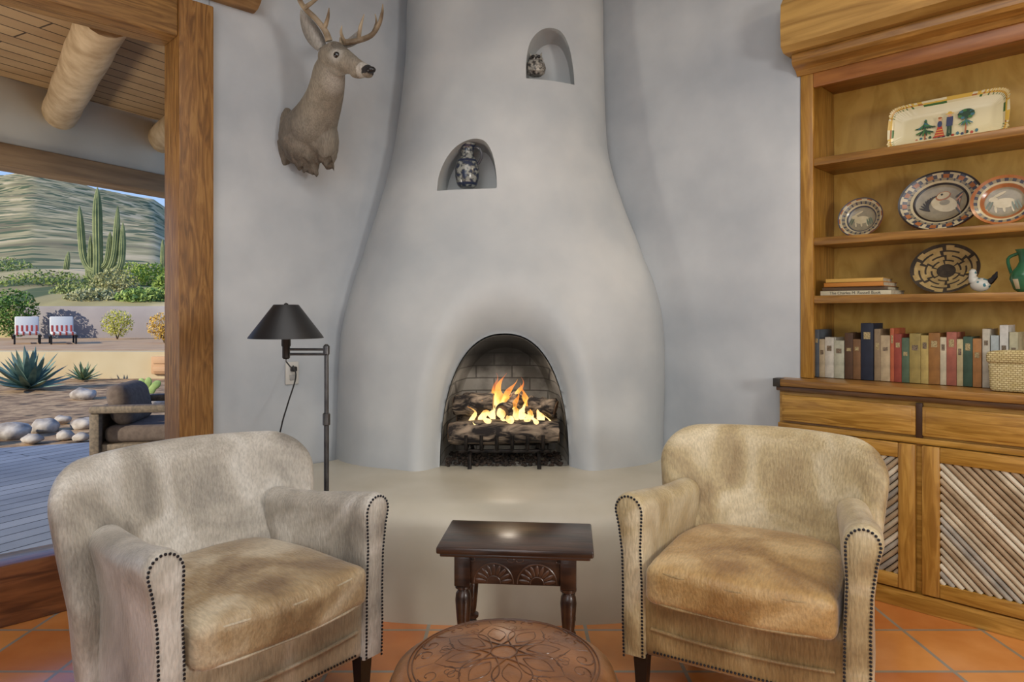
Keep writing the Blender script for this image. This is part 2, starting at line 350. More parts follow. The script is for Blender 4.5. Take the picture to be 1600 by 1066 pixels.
log((OX-.26,.12,.740),(OX-.06,.10,.730),.054,'short gnarled log on the left of the fire stack')
log((OX-.01,.02,.715),(OX+.08,.19,.755),.044,'pale ashy log lying slantwise in the middle of the fire')
log((OX+.12,.13,.74),(OX+.26,.09,.705),.050,'thin charred log on the right of the fire stack')
# ---------------------------------------------------------------- flames
fm=bpy.data.materials.new('flame'); fm.use_nodes=True; N=fm.node_tree.nodes; L=fm.node_tree.links; N.remove(N['Principled BSDF'])
tc=N.new('ShaderNodeTexCoord'); ns=N.new('ShaderNodeTexNoise'); ns.inputs['Scale'].default_value=22; ns.inputs['Detail'].default_value=3; mp=N.new('ShaderNodeMapping'); mp.inputs['Scale'].default_value=(1,1,.35); L.new(tc.outputs['Object'],mp.inputs[0]); L.new(mp.outputs[0],ns.inputs[0])
sp=N.new('ShaderNodeSeparateXYZ'); L.new(tc.outputs['Object'],sp.inputs[0]); md=N.new('ShaderNodeMath'); md.operation='MULTIPLY_ADD'; L.new(sp.outputs['Z'],md.inputs[0]); md.inputs[1].default_value=2.8; L.new(ns.outputs['Fac'],md.inputs[2])
cr=N.new('ShaderNodeValToRGB'); cr.color_ramp.elements[0].position=.46; cr.color_ramp.elements[0].color=(1,.74,.32,1); cr.color_ramp.elements[1].position=1.0; cr.color_ramp.elements[1].color=(1,.20,.02,1); e=cr.color_ramp.elements.new(.72); e.color=(1,.44,.07,1); L.new(md.outputs[0],cr.inputs[0])
em=N.new('ShaderNodeEmission'); em.inputs[1].default_value=2.2; L.new(cr.outputs[0],em.inputs[0]); tr=N.new('ShaderNodeBsdfTransparent'); mxs=N.new('ShaderNodeMixShader')
ar=N.new('ShaderNodeValToRGB'); ar.color_ramp.elements[0].position=.42; ar.color_ramp.elements[0].color=(.7,.7,.7,1); ar.color_ramp.elements[1].position=1.06; ar.color_ramp.elements[1].color=(.12,.12,.12,1); L.new(md.outputs[0],ar.inputs[0]); L.new(ar.outputs[0],mxs.inputs[0]); L.new(tr.outputs[0],mxs.inputs[1]); L.new(em.outputs[0],mxs.inputs[2]); L.new(mxs.outputs[0],N['Material Output'].inputs[0])
fr=thing('fire','orange and yellow flames rising from the logs in the fireplace','fire',(OX,3.5,.68))
def flame(x,y,z,h,w,lean=0,sd=0):
    pts=[];rad=[]
    for i in range(19):
        t=i/18; pts.append(V((x+lean*t*t+.030*math.sin(t*6+sd)*t,y+.014*math.cos(t*5+sd)*t,z+h*t))); rad.append(max(.0006,w*(1+.18*math.sin(t*17+sd))*(abs(math.sin(PI*min(1,t*1.1+.14)))**.8 if t<.42 else .98*max(0,1-(t-.42)/.58)**1.3)))
    m=MB(); m.tube(pts,rad,12); return m
for a in [(-.02,.03,-.02,.23,.031,.01,1),(.015,.0,0,.18,.027,.02,2),(-.06,.0,-.03,.16,.023,-.02,3),(-.11,-.03,-.05,.13,.020,.01,4),(.09,.04,-.04,.20,.020,.02,5),(.125,.0,-.05,.17,.020,-.01,6),(.18,-.02,-.07,.15,.018,.02,7),(-.005,-.06,-.03,.14,.027,.01,8),(.06,-.05,-.02,.15,.019,-.02,9),(-.16,-.04,-.06,.11,.015,-.02,10),(.10,-.07,-.07,.11,.018,.0,11),(.145,-.08,-.08,.11,.015,.01,12),(-.085,-.07,-.07,.10,.019,.0,13),(.03,-.08,-.05,.11,.018,.01,14),(-.04,.05,.02,.19,.016,-.03,15),(.055,.03,.03,.16,.014,.03,16),(.21,-.05,-.1,.11,.012,.01,17),(-.13,-.08,-.10,.08,.013,.0,18)]:
    flame(*a).build('flame',fm,fr,sharp=180)
# ---------------------------------------------------------------- pots in the niches
o=thing('pitcher','blue and white glazed pitcher standing in the middle wall niche','pitcher',P(730,293,3.62)); o.scale=(1.08,1.08,1.08)
PG=mat('pitcher_glaze',c8(40,50,74),c8(150,152,146),scale=46,rough=.25,ramp=(.42,.58),c3=c8(92,94,90),coat=.4); PB=mat('pitcher_blue',c8(36,46,72),rough=.3,coat=.4)
m=MB(); m.lathe([(.036,0),(.046,.008),(.052,.02),(.059,.055),(.059,.09),(.052,.122),(.045,.134),(.034,.15),(.030,.172),(.034,.195),(.040,.204),(.042,.212),(.036,.212),(.028,.18),(.026,.15)],32,mif=lambda i,j:1 if i in(1,5,9) else 0); m.build('body',[PG,PB],o)
m=MB(); m.tube(smooth_path([(.03,0,.195),(.06,-.01,.19),(.072,-.01,.15),(.052,0,.115)],5),.007,8); m.build('handle',mat('grey_glaze',c8(80,82,88),rough=.3),o)
m=MB(); m.loft([[V((-.03,-.015,.19)),V((-.03,.015,.19)),V((-.036,0,.17))],[V((-.058,-.004,.216)),V((-.058,.004,.216)),V((-.056,0,.208))]]); m.build('spout',mat('grey_glaze2',c8(110,114,118),rough=.3),o)
o=thing('owl_figurine','small speckled ceramic owl sitting in the top wall niche','figurine',P(837,118,3.66)); o.scale=(1.1,1.1,1.1)
SPK=mat('speckle',c8(56,54,52),c8(176,172,162),scale=60,rough=.4,ramp=(.4,.6))
m=MB(); m.lathe([(.03,0),(.045,.012),(.05,.035),(.044,.058),(.03,.07)],20); m.build('body',SPK,o)
m=MB(); m.ball((0,-.004,.075),(.036,.032,.026)); m.build('head',SPK,o)
for s in(-1,1):
    m=MB(); m.ball((s*.014,-.033,.08),.009,10,6); m.build('eye',BLK,o)
    m=MB(); m.tube([(s*.022,0,.09),(s*.03,0,.112)],[.01,.001],8); m.build('ear',SPK,o)
m=MB(); m.tube([(0,-.032,.074),(0,-.042,.066)],[.006,.001],6); m.build('beak',BLK,o)
# ---------------------------------------------------------------- deer mount
org=P(470,240,3.44)
def D(px,py,Y): return P(px,py,Y)-org
m=MB()
def chain(L_,k=5,seg=20):
    pts=[D(*a[:3]) for a in L_]; n=len(pts); sp_=smooth_path(pts,k); rad=[]
    rr=smooth_path([V((a[3],0,0)) for a in L_],k); m.tube(sp_,[max(.004,q.x) for q in rr],seg)
chain([(464,218,3.53,.10),(474,214,3.47,.126),(486,200,3.40,.124),(498,176,3.34,.102),(507,152,3.28,.088),(512,130,3.23,.080),(515,110,3.18,.072),(520,97,3.15,.056)])
chain([(505,92,3.17,.04),(516,90,3.15,.062),(529,92,3.12,.062),(543,98,3.09,.050),(556,104,3.07,.038),(567,109,3.055,.032),(576,112,3.045,.029),(581,113,3.04,.022)])
m.ball(D(444,200,3.49),(.060,.06,.13)); m.ball(D(510,220,3.39),(.062,.08,.12)); m.ball(D(446,234,3.50),(.06,.05,.08))
chain([(470,215,3.42,.11),(478,238,3.42,.090),(484,256,3.43,.048),(487,272,3.44,.014)]); chain([(500,225,3.40,.08),(510,246,3.41,.045),(518,262,3.42,.012)]); chain([(450,225,3.46,.06),(446,246,3.46,.035),(444,260,3.46,.010)])
m.ball(D(524,76,3.13),(.045,.05,.03)); m.ball(D(560,116,3.07),(.04,.03,.018)); m.ball(D(530,106,3.12),(.05,.04,.035))
dr=thing('deer_mount','taxidermy deer head with antlers mounted on the plaster wall','deer mount',org)
DM=attrmat('deer_fur')
bd=m.build('body',DM,dr)
md=bd.modifiers.new('r','REMESH'); md.mode='VOXEL'; md.voxel_size=.006; ms=bd.modifiers.new('s','SMOOTH'); ms.iterations=6; ms.factor=.6; bake(bd)
if not bd.data.materials: bd.data.materials.append(DM)
def colattr(o,fn):
    me=o.data; a=me.color_attributes.new('Col','FLOAT_COLOR','POINT')
    for i,v in enumerate(me.vertices): a.data[i].color=fn(v.co)
base=V(c8(136,129,117)[:3]); lite=V(c8(208,203,194)[:3]); dark=V(c8(60,54,48)[:3]); warm=V(c8(146,128,104)[:3])
eyeL=D(526,86,3.062); muz=D(577,113,3.03)
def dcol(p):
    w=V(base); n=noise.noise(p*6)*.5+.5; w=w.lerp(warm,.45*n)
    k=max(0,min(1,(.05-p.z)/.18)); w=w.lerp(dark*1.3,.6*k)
    w=w*(1+.25*noise.noise(V((p.x*40,p.y*40,p.z*9))))
    d=(p-eyeL).length; 
    if d<.042: w=w.lerp(lite,max(0,1-d/.042)*.95)
    dm=(p-muz).length
    if dm<.062 and dm>.034: w=w.lerp(lite,.6)
    if dm<=.036 and p.z>muz.z-.004: w=V(c8(34,30,30)[:3])
    th=(p-D(530,128,3.16)).length
    if th<.09: w=w.lerp(lite,(1-th/.09)*.8)
    if (p-D(535,72,3.10)).length<.05: w=w.lerp(dark,.4)
    return (w.x,w.y,w.z,1)
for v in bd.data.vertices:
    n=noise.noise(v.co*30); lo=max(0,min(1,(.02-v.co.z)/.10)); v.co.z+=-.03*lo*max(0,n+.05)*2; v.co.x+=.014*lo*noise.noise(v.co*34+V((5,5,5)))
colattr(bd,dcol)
for px,py,Y in ((526,86,3.056),(541,83,3.145)):
    m=MB(); m.ball(D(px,py,Y),.0150,14,10); m.build('eye',mat('eye_glass',c8(10,8,8),rough=.08,coat=1),dr)
m=MB(); m.ball(D(579.5,109,3.018),(.022,.017,.015),12,8); m.build('nose',mat('deer_nose',c8(26,24,25),rough=.3),dr)
def ear(b,t,wd,up):
    b=D(*b);t=D(*t); ax=(t-b); n=ax.normalized(); side=n.cross(V(up)).normalized(); fw=side.cross(n).normalized(); m=MB(); rings=[]
    for i in range(13):
        s=i/12; wv=wd*(abs(math.sin(PI*min(1,s*.86+.14)))**.7)*(1 if s<.95 else .4); r=[]
        for j in range(11):
            a=-1+2*j/10; r.append(b+ax*s+side*wv*a+fw*(wv*.75*(a*a)-.01*s))
        for j in range(10,-1,-1):
            a=-1+2*j/10; r.append(b+ax*s+side*wv*a*.96+fw*(wv*.75*(a*a)-.01*s-.006))
        rings.append(r)
    m.loft(rings); o=m.build('ear',DM,dr,sharp=80)
    def ec(p):
        q=(p-b); h=q.dot(side)/wd; w=lite.lerp(dark,.2+.5*min(1,abs(h))) ; return (w.x*.8,w.y*.8,w.z*.8,1)
    colattr(o,ec)
ear((503,74,3.155),(470,17,3.16),.040,(-.3,1,0)); ear((533,72,3.19),(563,52,3.30),.036,(.6,1,0))
AN=mat('antler',c8(92,74,54),c8(178,162,136),scale=9,rough=.55,bump=.3,bscale=50)
def antler(main,tines):
    m=MB()
    p=smooth_path([D(*a[:3]) for a in main],5); r=[max(.0015,q.x) for q in smooth_path([V((a[3],0,0)) for a in main],5)]; m.tube(p,r,10)
    for t in tines:
        p=smooth_path([D(*a[:3]) for a in t],5); r=[max(.0015,q.x) for q in smooth_path([V((a[3],0,0)) for a in t],5)]; m.tube(p,r,9)
    m.build('antler',AN,dr)
antler([(514,64,3.13,.017),(508,48,3.12,.014),(492,28,3.10,.013),(474,10,3.06,.012),(466,-10,3.0,.010),(474,-30,2.94,.008),(494,-42,2.9,.003)],[[(506,46,3.12,.011),(512,28,3.08,.008),(514,12,3.05,.002)],[(476,12,3.06,.011),(490,2,3.0,.008),(508,-12,2.96,.002)],[(467,-14,3.0,.009),(460,-40,2.98,.002)]])
antler([(530,64,3.15,.017),(542,66,3.16,.014),(560,63,3.16,.013),(580,55,3.14,.012),(592,38,3.10,.010),(597,20,3.06,.007),(598,6,3.03,.002)],[[(538,66,3.15,.010),(533,52,3.10,.007),(534,40,3.08,.002)],[(560,63,3.16,.010),(563,42,3.13,.008),(569,22,3.12,.002)],[(583,52,3.13,.010),(588,36,3.17,.006),(586,22,3.19,.002)]])
# ---------------------------------------------------------------- outlet
ok_=(455-800)/F; oy=4.6/(1-ok_); 
o=thing('power_outlet','white wall outlet with a black plug beside the floor lamp','outlet',(ok_*oy,oy,1.2+(HY-583)/F*oy),(0,0,RC))
m=MB(); m.box((0,-.006,0),(.072,.01,.115),.004); m.build('plate',WHT,o)
m=MB(); m.box((0,-.026,.022),(.026,.032,.026),.006); m.build('plug',BLK,o)
m=MB(); m.box((0,-.013,-.022),(.03,.006,.028),.003); m.build('socket',mat('grey_plastic',c8(150,150,148),rough=.4),o)
# ---------------------------------------------------------------- floor lamp
LX,LY=-.693,2.55
lp=thing('floor_lamp','dark metal swing-arm floor lamp with black cone shade beside the fireplace','lamp',(LX,LY,0))
m=MB(); m.lathe([(.098,0),(.1,.006),(.098,.016),(.03,.022),(.014,.03)],40); m.build('base',DARKM,lp)
m=MB(); m.lathe([(.0095,.02),(.0095,.80),(.0085,.80),(.0085,1.075)],16); m.build('pole',DARKM,lp)
m=MB(); m.lathe([(.0085,.78),(.014,.785),(.014,.825),(.0085,.83)],16); m.build('collar',DARKM,lp)
m=MB(); m.lathe([(.0085,1.045),(.0125,1.048),(.0125,1.078),(.004,1.086)],16); m.build('finial',DARKM,lp)
sx=(447-800)/F*LY-LX
for zz in(1.066,1.048):
    m=MB(); m.tube([(0,0,zz),(sx,0,zz)],.005,10); m.build('arm',DARKM,lp)
m=MB(); m.lathe([(.010,1.03),(.014,1.035),(.014,1.075),(.017,1.08),(.017,1.12),(.009,1.125),(.004,1.225),(.008,1.228),(.008,1.236),(.002,1.24)],18,c=(sx,0,0)); m.build('socket',mat('lamp_socket',c8(50,46,44),rough=.4,metal=.6),lp)
m=MB(); m.lathe([(.136,1.108),(.135,1.112),(.045,1.233),(.043,1.232),(.132,1.110)],48,c=(sx,0,0),cap=False); m.build('lamp_shade',BLK,lp)
m=MB(); m.tube([(sx,0,1.03),(sx-.0,0,1.02),(sx+.02,-.01,1.0)],.0028,6); m.build('switch',DARKM,lp)
m=MB(); m.tube([p-V((LX,LY,0)) for p in smooth_path([P(458,572,3.36),P(462,590,3.28),P(450,630,3.2),P(440,665,3.1),P(436,700,3.0),P(450,780,2.85),V((-.80,2.62,.02)),V((-.75,2.6,.012))],7)],.0035,8)
m.build('power_cord',BLK,lp)
# ---------------------------------------------------------------- armchairs
def hide(n,a,b,c,st=(1,1,.22)): 
    return mat(n,a,b,scale=3.6,rough=.42,bump=.36,bscale=150,bstretch=st,detail=6,ramp=(.36,.64),c3=c,sheen=.3,dist=.8,fine=(170,st,.76))
def armchair(label,loc,rz,MB1,MS,FRT,HX=.39):
    o=thing('armchair',label,'armchair',loc,rz)
    HZ=.322
    def fb(p):
        x,y,z=p; t=max(0,min(1,(z+HZ)/(2*HZ)))
        x*=.82+.19*t
        z+=.012*(1-(x/HX)**2)*max(0,t-.5)*2
        return V((x,y*(1.05-.3*t)-.86*x*x+.26*max(0,z+.05)+.006*noise.noise(V((x*6,z*6,1))),z))
    m=MB(); m.pad((0,.545,.452),HX,HZ,.066,.075,.13,fb); m.build('backrest',MB1,o,sharp=180)
    m=MB(); m.rbox((0,.29,.245),(.30,.275,.105),.03,10,lambda p:V((p.x*(1-.3*max(0,(p.y-.1))),p.y,p.z))); m.build('seat_base',FRT,o,sharp=180)
    for s in(-1,1):
        out=[(.042,.14),(.046,.25),(.042,.36),(.040,.46),(.048,.54)]+[(.008+.050*math.cos(a),.592+.050*math.sin(a)) for a in [PI*i/12 for i in range(13)]]+[(-.038,.55),(-.031,.48),(-.030,.36),(-.030,.14)]
        def ring(y,f,dz=0):
            r=[]
            for x,z in out:
                zz=z-(1-f)*.06*max(0,(z-.5)/.15); zz=zz if z>.16 else z+(1-f)*.03
                fl=.016*max(0,(z-.3)/.35)*max(0,1-y/.3)
                r.append(V((s*(.302+.004+fl+(x-.004)*f)-s*.12*max(0,y-.15),y,zz+dz*max(0,(z-.2)/.45))))
            return r
        m=MB(); rings=[ring(0,.84),ring(.004,.93),ring(.014,.985),ring(.03,1)]+[ring(.03+.43*i/10,1,-.040*math.sin(PI*.5*i/10)) for i in range(1,11)]
        m.loft(rings); m.build('arm',MB1,o,sharp=55)
        m=MB()
        q=[V((s*(.306+.016*max(0,(z-.3)/.35)+(x-.004)*.84),-.001,z-(.14)*.06*max(0,(z-.5)/.15))) for x,z in out]
        d=0
        for i in range(len(q)-1):
            L_=(q[i+1]-q[i]).length
            while d<L_:
                p=q[i].lerp(q[i+1],d/L_); m.ball(p,(.0041,.003,.0041),7,4); d+=.0108
            d-=L_
        m.build('nailhead_trim',NAIL,o)
    m=MB()
    for i in range(46): m.ball((-.245+i*.0109,.012,.165),(.0041,.003,.0041),7,4)
    m.build('nailhead_trim',NAIL,o)
    m=MB(); m.tube(smooth_path([(-.255,.012,.235),(-.1,.006,.228),(.1,.006,.228),(.255,.012,.235)],5),.005,8); m.build('front_welt',FRT,o)
    def fs(p):
        x,y,z=p; k=max(0,1-(x/.262)**2)*max(0,1-(y/.272)**2)
        if z>0: z+=.032*k**.6
        y-=.03*max(0,-y/.27)*(1-(x/.26)**2)
        x*=1-.18*max(0,y/.27)**2
        return V((x,y,z+.006*noise.noise(V((x*5,y*5,z)))))
    m=MB(); m.rbox((0,.235,.383),(.264,.268,.056),.028,20,fs); cu=m.build('seat_cushion',MS,o,sharp=180)
    for zz in(.044,-.046):
        m=MB(); pts=[]
        for i in range(61):
            a=2*PI*i/60; ca,sa=math.cos(a),math.sin(a); x=.259*math.copysign(abs(ca)**.22,ca); y=.263*math.copysign(abs(sa)**.22,sa)
            q=fs(V((x,y,zz))); q.z=zz+.004*noise.noise(q*5); pts.append(q+V((0,.235,.383)))
        m.tube(pts,.0045,8); m.build('piping',FRT,cu)
    for x,y in((-.29,.035),(.29,.035),(-.24,.47),(.24,.47)):
        m=MB(); m.loft([[V((x+a*.014,y+b*.014,0)) for a,b in((-1,-1),(1,-1),(1,1),(-1,1))],[V((x+a*.022,y+b*.022,.15)) for a,b in((-1,-1),(1,-1),(1,1),(-1,1))]]); m.build('leg',LEGM,o)
    return o
NAIL=mat('nailhead',c8(60,62,68),rough=.3,metal=.85); LEGM=mat('black_leg',c8(22,18,16),rough=.35)
SST=(1,.22,.5)
G1=hide('hide_grey_cream',c8(140,134,124),c8(224,220,212),c8(184,177,165)); G2=hide('hide_tan_seat',c8(126,100,68),c8(202,186,158),c8(164,140,104),SST); G3=hide('hide_grey_front',c8(146,130,106),c8(214,204,184),c8(182,167,140))
Y1=hide('hide_gold_cream',c8(152,128,88),c8(224,210,178),c8(190,170,128)); Y2=hide('hide_gold_seat',c8(150,112,62),c8(212,182,132),c8(182,146,92),SST); Y3=hide('hide_gold_front',c8(128,100,60),c8(192,168,122),c8(162,134,88))
armchair('pale grey cowhide armchair with brown seat in front of the window',(-.615,1.86,0),math.radians(52),G1,G2,G3,.425)
armchair('golden cream cowhide armchair in front of the bookcase',(.64,1.95,0),math.radians(-30),Y1,Y2,Y3,.385)
# ---------------------------------------------------------------- joint stool
st=thing('side_table','dark carved oak side table with turned legs between the armchairs','table',((809-800)/F*2.2,2.225,0),math.radians(-5))
m=MB(); m.box((0,0,.468),(.485,.285,.022),.006); m.box((0,0,.452),(.465,.265,.012),.004); m.build('tabletop',STOOL,st)
AX,AY=.165,.088
for x in(-AX,AX):
    for y in(-AY,AY):
        m=MB(); m.box((x,y,.398),(.050,.050,.100),.003); m.box((x,y,.085),(.048,.048,.07),.003)
        S_=1.22
        m.lathe([(r*S_,z) for r,z in [(.012,.350),(.021,.346),(.021,.338),(.013,.331),(.019,.320),(.021,.30),(.018,.25),(.014,.2),(.012,.185),(.02,.178),(.02,.168),(.012,.16),(.018,.148),(.014,.135),(.02,.125),(.02,.118)]],20,c=(x,y,0))
        m.lathe([(r*S_,z) for r,z in [(.015,0),(.021,.012),(.02,.03),(.012,.04),(.018,.052)]],20,c=(x,y,0)); 
        lg=m.build('leg',STOOL,st)
def fan(m,cx,cz,r,y):
    m.tube([(cx+r*math.cos(a),y,cz+r*math.sin(a)) for a in [PI*i/20 for i in range(21)]],.0028,6)
    m.tube([(cx+r*.35*math.cos(a),y,cz+r*.35*math.sin(a)) for a in [PI*i/10 for i in range(11)]],.002,6)
    for i in range(9):
        a=PI*(i+.5)/9; p=V((math.cos(a),0,math.sin(a))); m.ball(V((cx,y,cz))+p*r*.66,(.006,.002,.018),8,5,Matrix.Rotation(PI/2-a,3,'Y'))
CARV=mat('carved_highlight',c8(50,32,23),c8(88,58,40),scale=8,rough=.35,coat=.3)
for y,s in((-AY,-1),(AY,1)):
    m=MB(); m.box((0,y,.400),(AX*2-.03,.02,.094),.003)
    ap=m.build('apron',STOOL,st); m=MB()
    fan(m,-.068,.358,.062,y+s*.011); fan(m,.068,.358,.062,y+s*.011)
    for sg in(-1,1):
        for bx in(.014,.138): m.tube([(sg*(bx+.011*math.cos(a*.5)),y+s*.011,.430+.011*math.sin(a*.5)*(1-a/18)) for a in range(14)],.0018,6)
    m.build('carving',CARV,ap)
for x in(-AX,AX):
    m=MB(); m.box((x,0,.400),(.02,AY*2-.03,.094),.003); m.build('apron',STOOL,st)
    m=MB(); m.box((x,0,.085),(.02,AY*2-.03,.03),.003); m.build('stretcher',STOOL,st)
for y in(-AY,AY):
    m=MB(); m.box((0,y,.085),(AX*2-.03,.02,.03),.003); m.build('stretcher',STOOL,st)
# ---------------------------------------------------------------- pouf
pf=thing('leather_ottoman','round tooled brown leather ottoman in front of the side table','ottoman',(-.018,1.515,0)); pf.scale=(1.03,1.03,1.075)
LEA=mat('tooled_leather',c8(98,60,32),c8(146,96,54),scale=9,rough=.38,bump=.25,bscale=40,coat=.3,detail=6)
LED=mat('tooled_leather_dark',c8(66,38,20),c8(106,66,36),scale=12,rough=.4,coat=.3)
m=MB(); m.lathe([(.2,0),(.215,.02),(.232,.08),(.24,.2),(.24,.32),(.243,.36),(.237,.378),(.21,.396),(.15,.409),(.08,.416),(0,.418)],72); m.build('body',LEA,pf,sharp=60)
def topz(r): return .418-.022*(r/.21)**2+.0008
def flatc(m,pts,w): m.tube([V((x,y,topz(math.hypot(x,y)))) for x,y in pts],w,6)
m=MB()
for R in(.205,.196): flatc(m,[(R*math.cos(2*PI*i/72),R*math.sin(2*PI*i/72)) for i in range(73)],.0016)
for k in range(8):
    a0=2*PI*k/8+.2
    def rot(x,y): return (x*math.cos(a0)-y*math.sin(a0),x*math.sin(a0)+y*math.cos(a0))
    for s in(-1,1):
        flatc(m,[rot(.03+.12*t+.0*s,s*.042*math.sin(PI*t)) for t in [i/14 for i in range(15)]],.0016)
        flatc(m,[rot(.05+.075*t,s*.020*math.sin(PI*t)) for t in [i/10 for i in range(11)]],.0013)
        flatc(m,[rot(.165+(.022-.016*i/20)*math.cos(i*.35),s*(.042+(.022-.016*i/20)*math.sin(i*.35))) for i in range(21)],.0015)
        flatc(m,[rot(.118+(.018-.013*i/20)*math.cos(2+i*.35),s*(.058+(.018-.013*i/20)*math.sin(2+i*.35)) ) for i in range(21)],.0014)
    flatc(m,[rot(.152+.036*t,0) for t in (0,.5,1)],.0016)
flatc(m,[(.028*math.cos(2*PI*i/30),.028*math.sin(2*PI*i/30)) for i in range(31)],.0018)
m.build('tooled_pattern',LED,pf)
m=MB(); m.tube([(.242*math.cos(2*PI*i/72),.242*math.sin(2*PI*i/72),.356) for i in range(73)],.005,8); m.build('welt',LED,pf)
# ---------------------------------------------------------------- bookcase
def BS(px,S): k=(px-800)/F; Y=S/(1+k); return V((k*Y,Y,0))
B0=BS(1253,4.53); BW=1.66; RZ=-RC
bc=thing('bookcase','honey coloured built-in wooden bookcase with open shelves on the right wall','bookcase',B0,RZ)
TOPZ=2.32
for xa,xb in((0,.03),(BW-.03,BW)):
    m=MB(); m.b2(xa,xb,.0,.335,.902,TOPZ); m.b2(*((0,.058) if xa==0 else (BW-.058,BW)),-.018,.002,.902,TOPZ); m.build('side_panel',WDZ,bc)
m=MB(); m.b2(.03,BW-.03,.32,.335,.902,TOPZ,0); m.build('back_panel',WBK,bc)
m=MB(); m.b2(.03,BW-.03,0,.32,2.285,2.31); m.b2(.058,BW-.058,-.018,.004,2.235,2.31); m.build('top_rail',mat('red_brown_wood',c8(128,76,32),c8(164,106,50),scale=4,stretch=(1,9,9),rough=.4,coat=.3),bc)
for zt in(1.91,1.545,1.28):
    m=MB(); m.b2(.03,BW-.03,.0,.32,zt-.024,zt); m.b2(.056,BW-.056,-.012,.012,zt-.034,zt+.002,.006); m.build('shelf',WDX,bc)
m=MB()
m.loft([[V((x,y,z)) for y,z in((.03,2.30),(-.025,2.30),(-.04,2.32),(-.075,2.335),(-.085,2.35),(-.085,2.385),(.03,2.385))] for x in(-.012,BW+.05)])
m.build('cornice',WDX,bc,sharp=20)
m=MB(); m.loft([[V((x,y,z)) for y,z in((.02,2.387),(-.12,2.387),(-.15,2.41),(-.155,2.50),(-.15,2.60),(-.12,2.64),(.02,2.64))] for x in(-.035,BW+.3)])
struct(m.build('trim_2',mat('beam_wood',c8(142,104,44),c8(190,150,80),scale=3,stretch=(.6,6,6),rough=.5,bump=.1,dist=1),loc=B0,rot=(0,0,RZ),sharp=20))
# ---------------------------------------------------------------- base cabinet
K0=BS(1216,4.38); KW=1.74
kb=thing('base_cabinet','low honey wood cabinet with drawers and stick-panelled doors under the bookcase','cabinet',K0,RZ)
m=MB(); m.b2(.0,KW,.014,.09,.0,.862); m.build('body',WD,kb)
m=MB(); m.b2(-.012,KW+.012,-.02,.43,.868,.9,.005); m.build('countertop',WDX,kb)
m=MB(); m.b2(-.006,KW+.01,-.01,.09,.846,.868,.004); m.build('counter_edge',WDK,kb)
m=MB(); m.b2(-.0155,.018,-.0235,.03,.864,.9025,.002); m.build('corner_bracket',mat('worn_metal',c8(74,70,64),rough=.4,metal=.6),kb)
DWD=.545
SM=[mat('stick_'+n,c8(*c),c8(*d),scale=14,rough=.7,bump=.1) for n,c,d in(('tan',(170,156,130),(204,190,162)),('pale',(196,184,158),(222,212,188)),('grey',(140,134,122),(176,168,152)),('brown',(150,128,98),(182,160,128)))]
SBK=mat('panel_dark',c8(60,46,34),rough=.8); GAP=mat('dark_gap',c8(66,42,22),rough=.5)
for i in range(3):
    x0=.02+i*(DWD+.024)
    m=MB(); m.b2(x0,x0+DWD,-.010,.014,.71,.828,.005); m.b2(x0+.012,x0+DWD-.012,-.014,-.006,.722,.816,.004); m.build('drawer_front',WD,kb)
    a,b=x0+.0,x0+DWD
    d=MB(); d.b2(a+.03,b-.03,.009,.0138,.10,.65,0); dz=d.build('door',SBK,kb)
    for u0,u1 in((a,a+.062),(b-.062,b)): d=MB(); d.b2(u0,u1,-.014,.0138,.08,.672,.004); d.build('door_stile',WDZ,dz)
    for v0,v1 in((.612,.672),(.08,.135)): d=MB(); d.b2(a+.062,b-.062,-.013,.0138,v0,v1,.004); d.build('door_rail',WD,dz)
    d=MB(); xa,xb,za,zb=a+.06,b-.06,.133,.614
    sgn=1 if i%2==0 else -1; step=.0215*math.sqrt(2)
    c=-1.2
    while c<1.2:
        c+=step; cand=[]
        for X in(xa,xb):
            Z=za+sgn*(X-xa)+c
            if za<=Z<=zb: cand.append((X,Z))
        for Z in(za,zb):
            X=xa+sgn*(Z-za-c)
            if xa<X<xb: cand.append((X,Z))
        if len(cand)>=2:
            p,q=cand[0],cand[1]
            if math.hypot(p[0]-q[0],p[1]-q[1])>.02:
                r=.0102*random.uniform(.94,1.03); a_=V((p[0],.001,p[1])); b_=V((q[0],.001,q[1]))
                d.mi=random.randrange(4); d.tube([a_,b_],[r,r*random.uniform(.92,1.0)],10)
    d.build('stick_panel',SM,dz,sharp=70)
    if i: 
        m=MB(); m.b2(x0-.024,x0,-.004,.0138,.70,.84,.002); m.build('drawer_divider',GAP,kb)
m=MB(); m.b2(0,KW,-.004,.0138,.0,.072,.003); m.build('plinth',WD,kb)
m=MB(); m.b2(0,KW,-.004,.0138,.676,.700,.003); m.build('rail',WD,kb)
# ---- books
def book(w,h,d,col,label,loc,rot,group='books standing on the cabinet top',band=None):
    o=thing('book',label,'book',loc,rot,group)
    cm=mat('cover',tuple(c*.72 for c in col[:3])+(1,),tuple(min(1,c*1.05) for c in col[:3])+(1,),scale=24,rough=.65)
    m=MB(); m.b2(0,w,0,.012,0,h,.002) ; m.b2(0,.0025,.006,d,0,h,.0005); m.b2(w-.0025,w,.006,d,0,h,.0005); m.build('cover',cm,o)
    m=MB(); m.b2(.002,w-.002,.008,d-.005,.003,h-.003,0); m.build('pages',PAGE,o)
    if band:
        m=MB(); hb=random.choice((.60,.66,.72)); m.b2(w*.24,w*.76,-.0008,.003,h*hb,h*(hb+random.uniform(.06,.16)),0); m.build('title_band',band,o)
    return o
PAGE=mat('pages',c8(220,210,186),c8(196,184,156),scale=60,rough=.9)
BL=mat('band_light',c8(200,182,134),c8(120,100,60),scale=240,rough=.5); BD=mat('band_dark',c8(64,54,46),c8(150,130,104),scale=240,rough=.5)
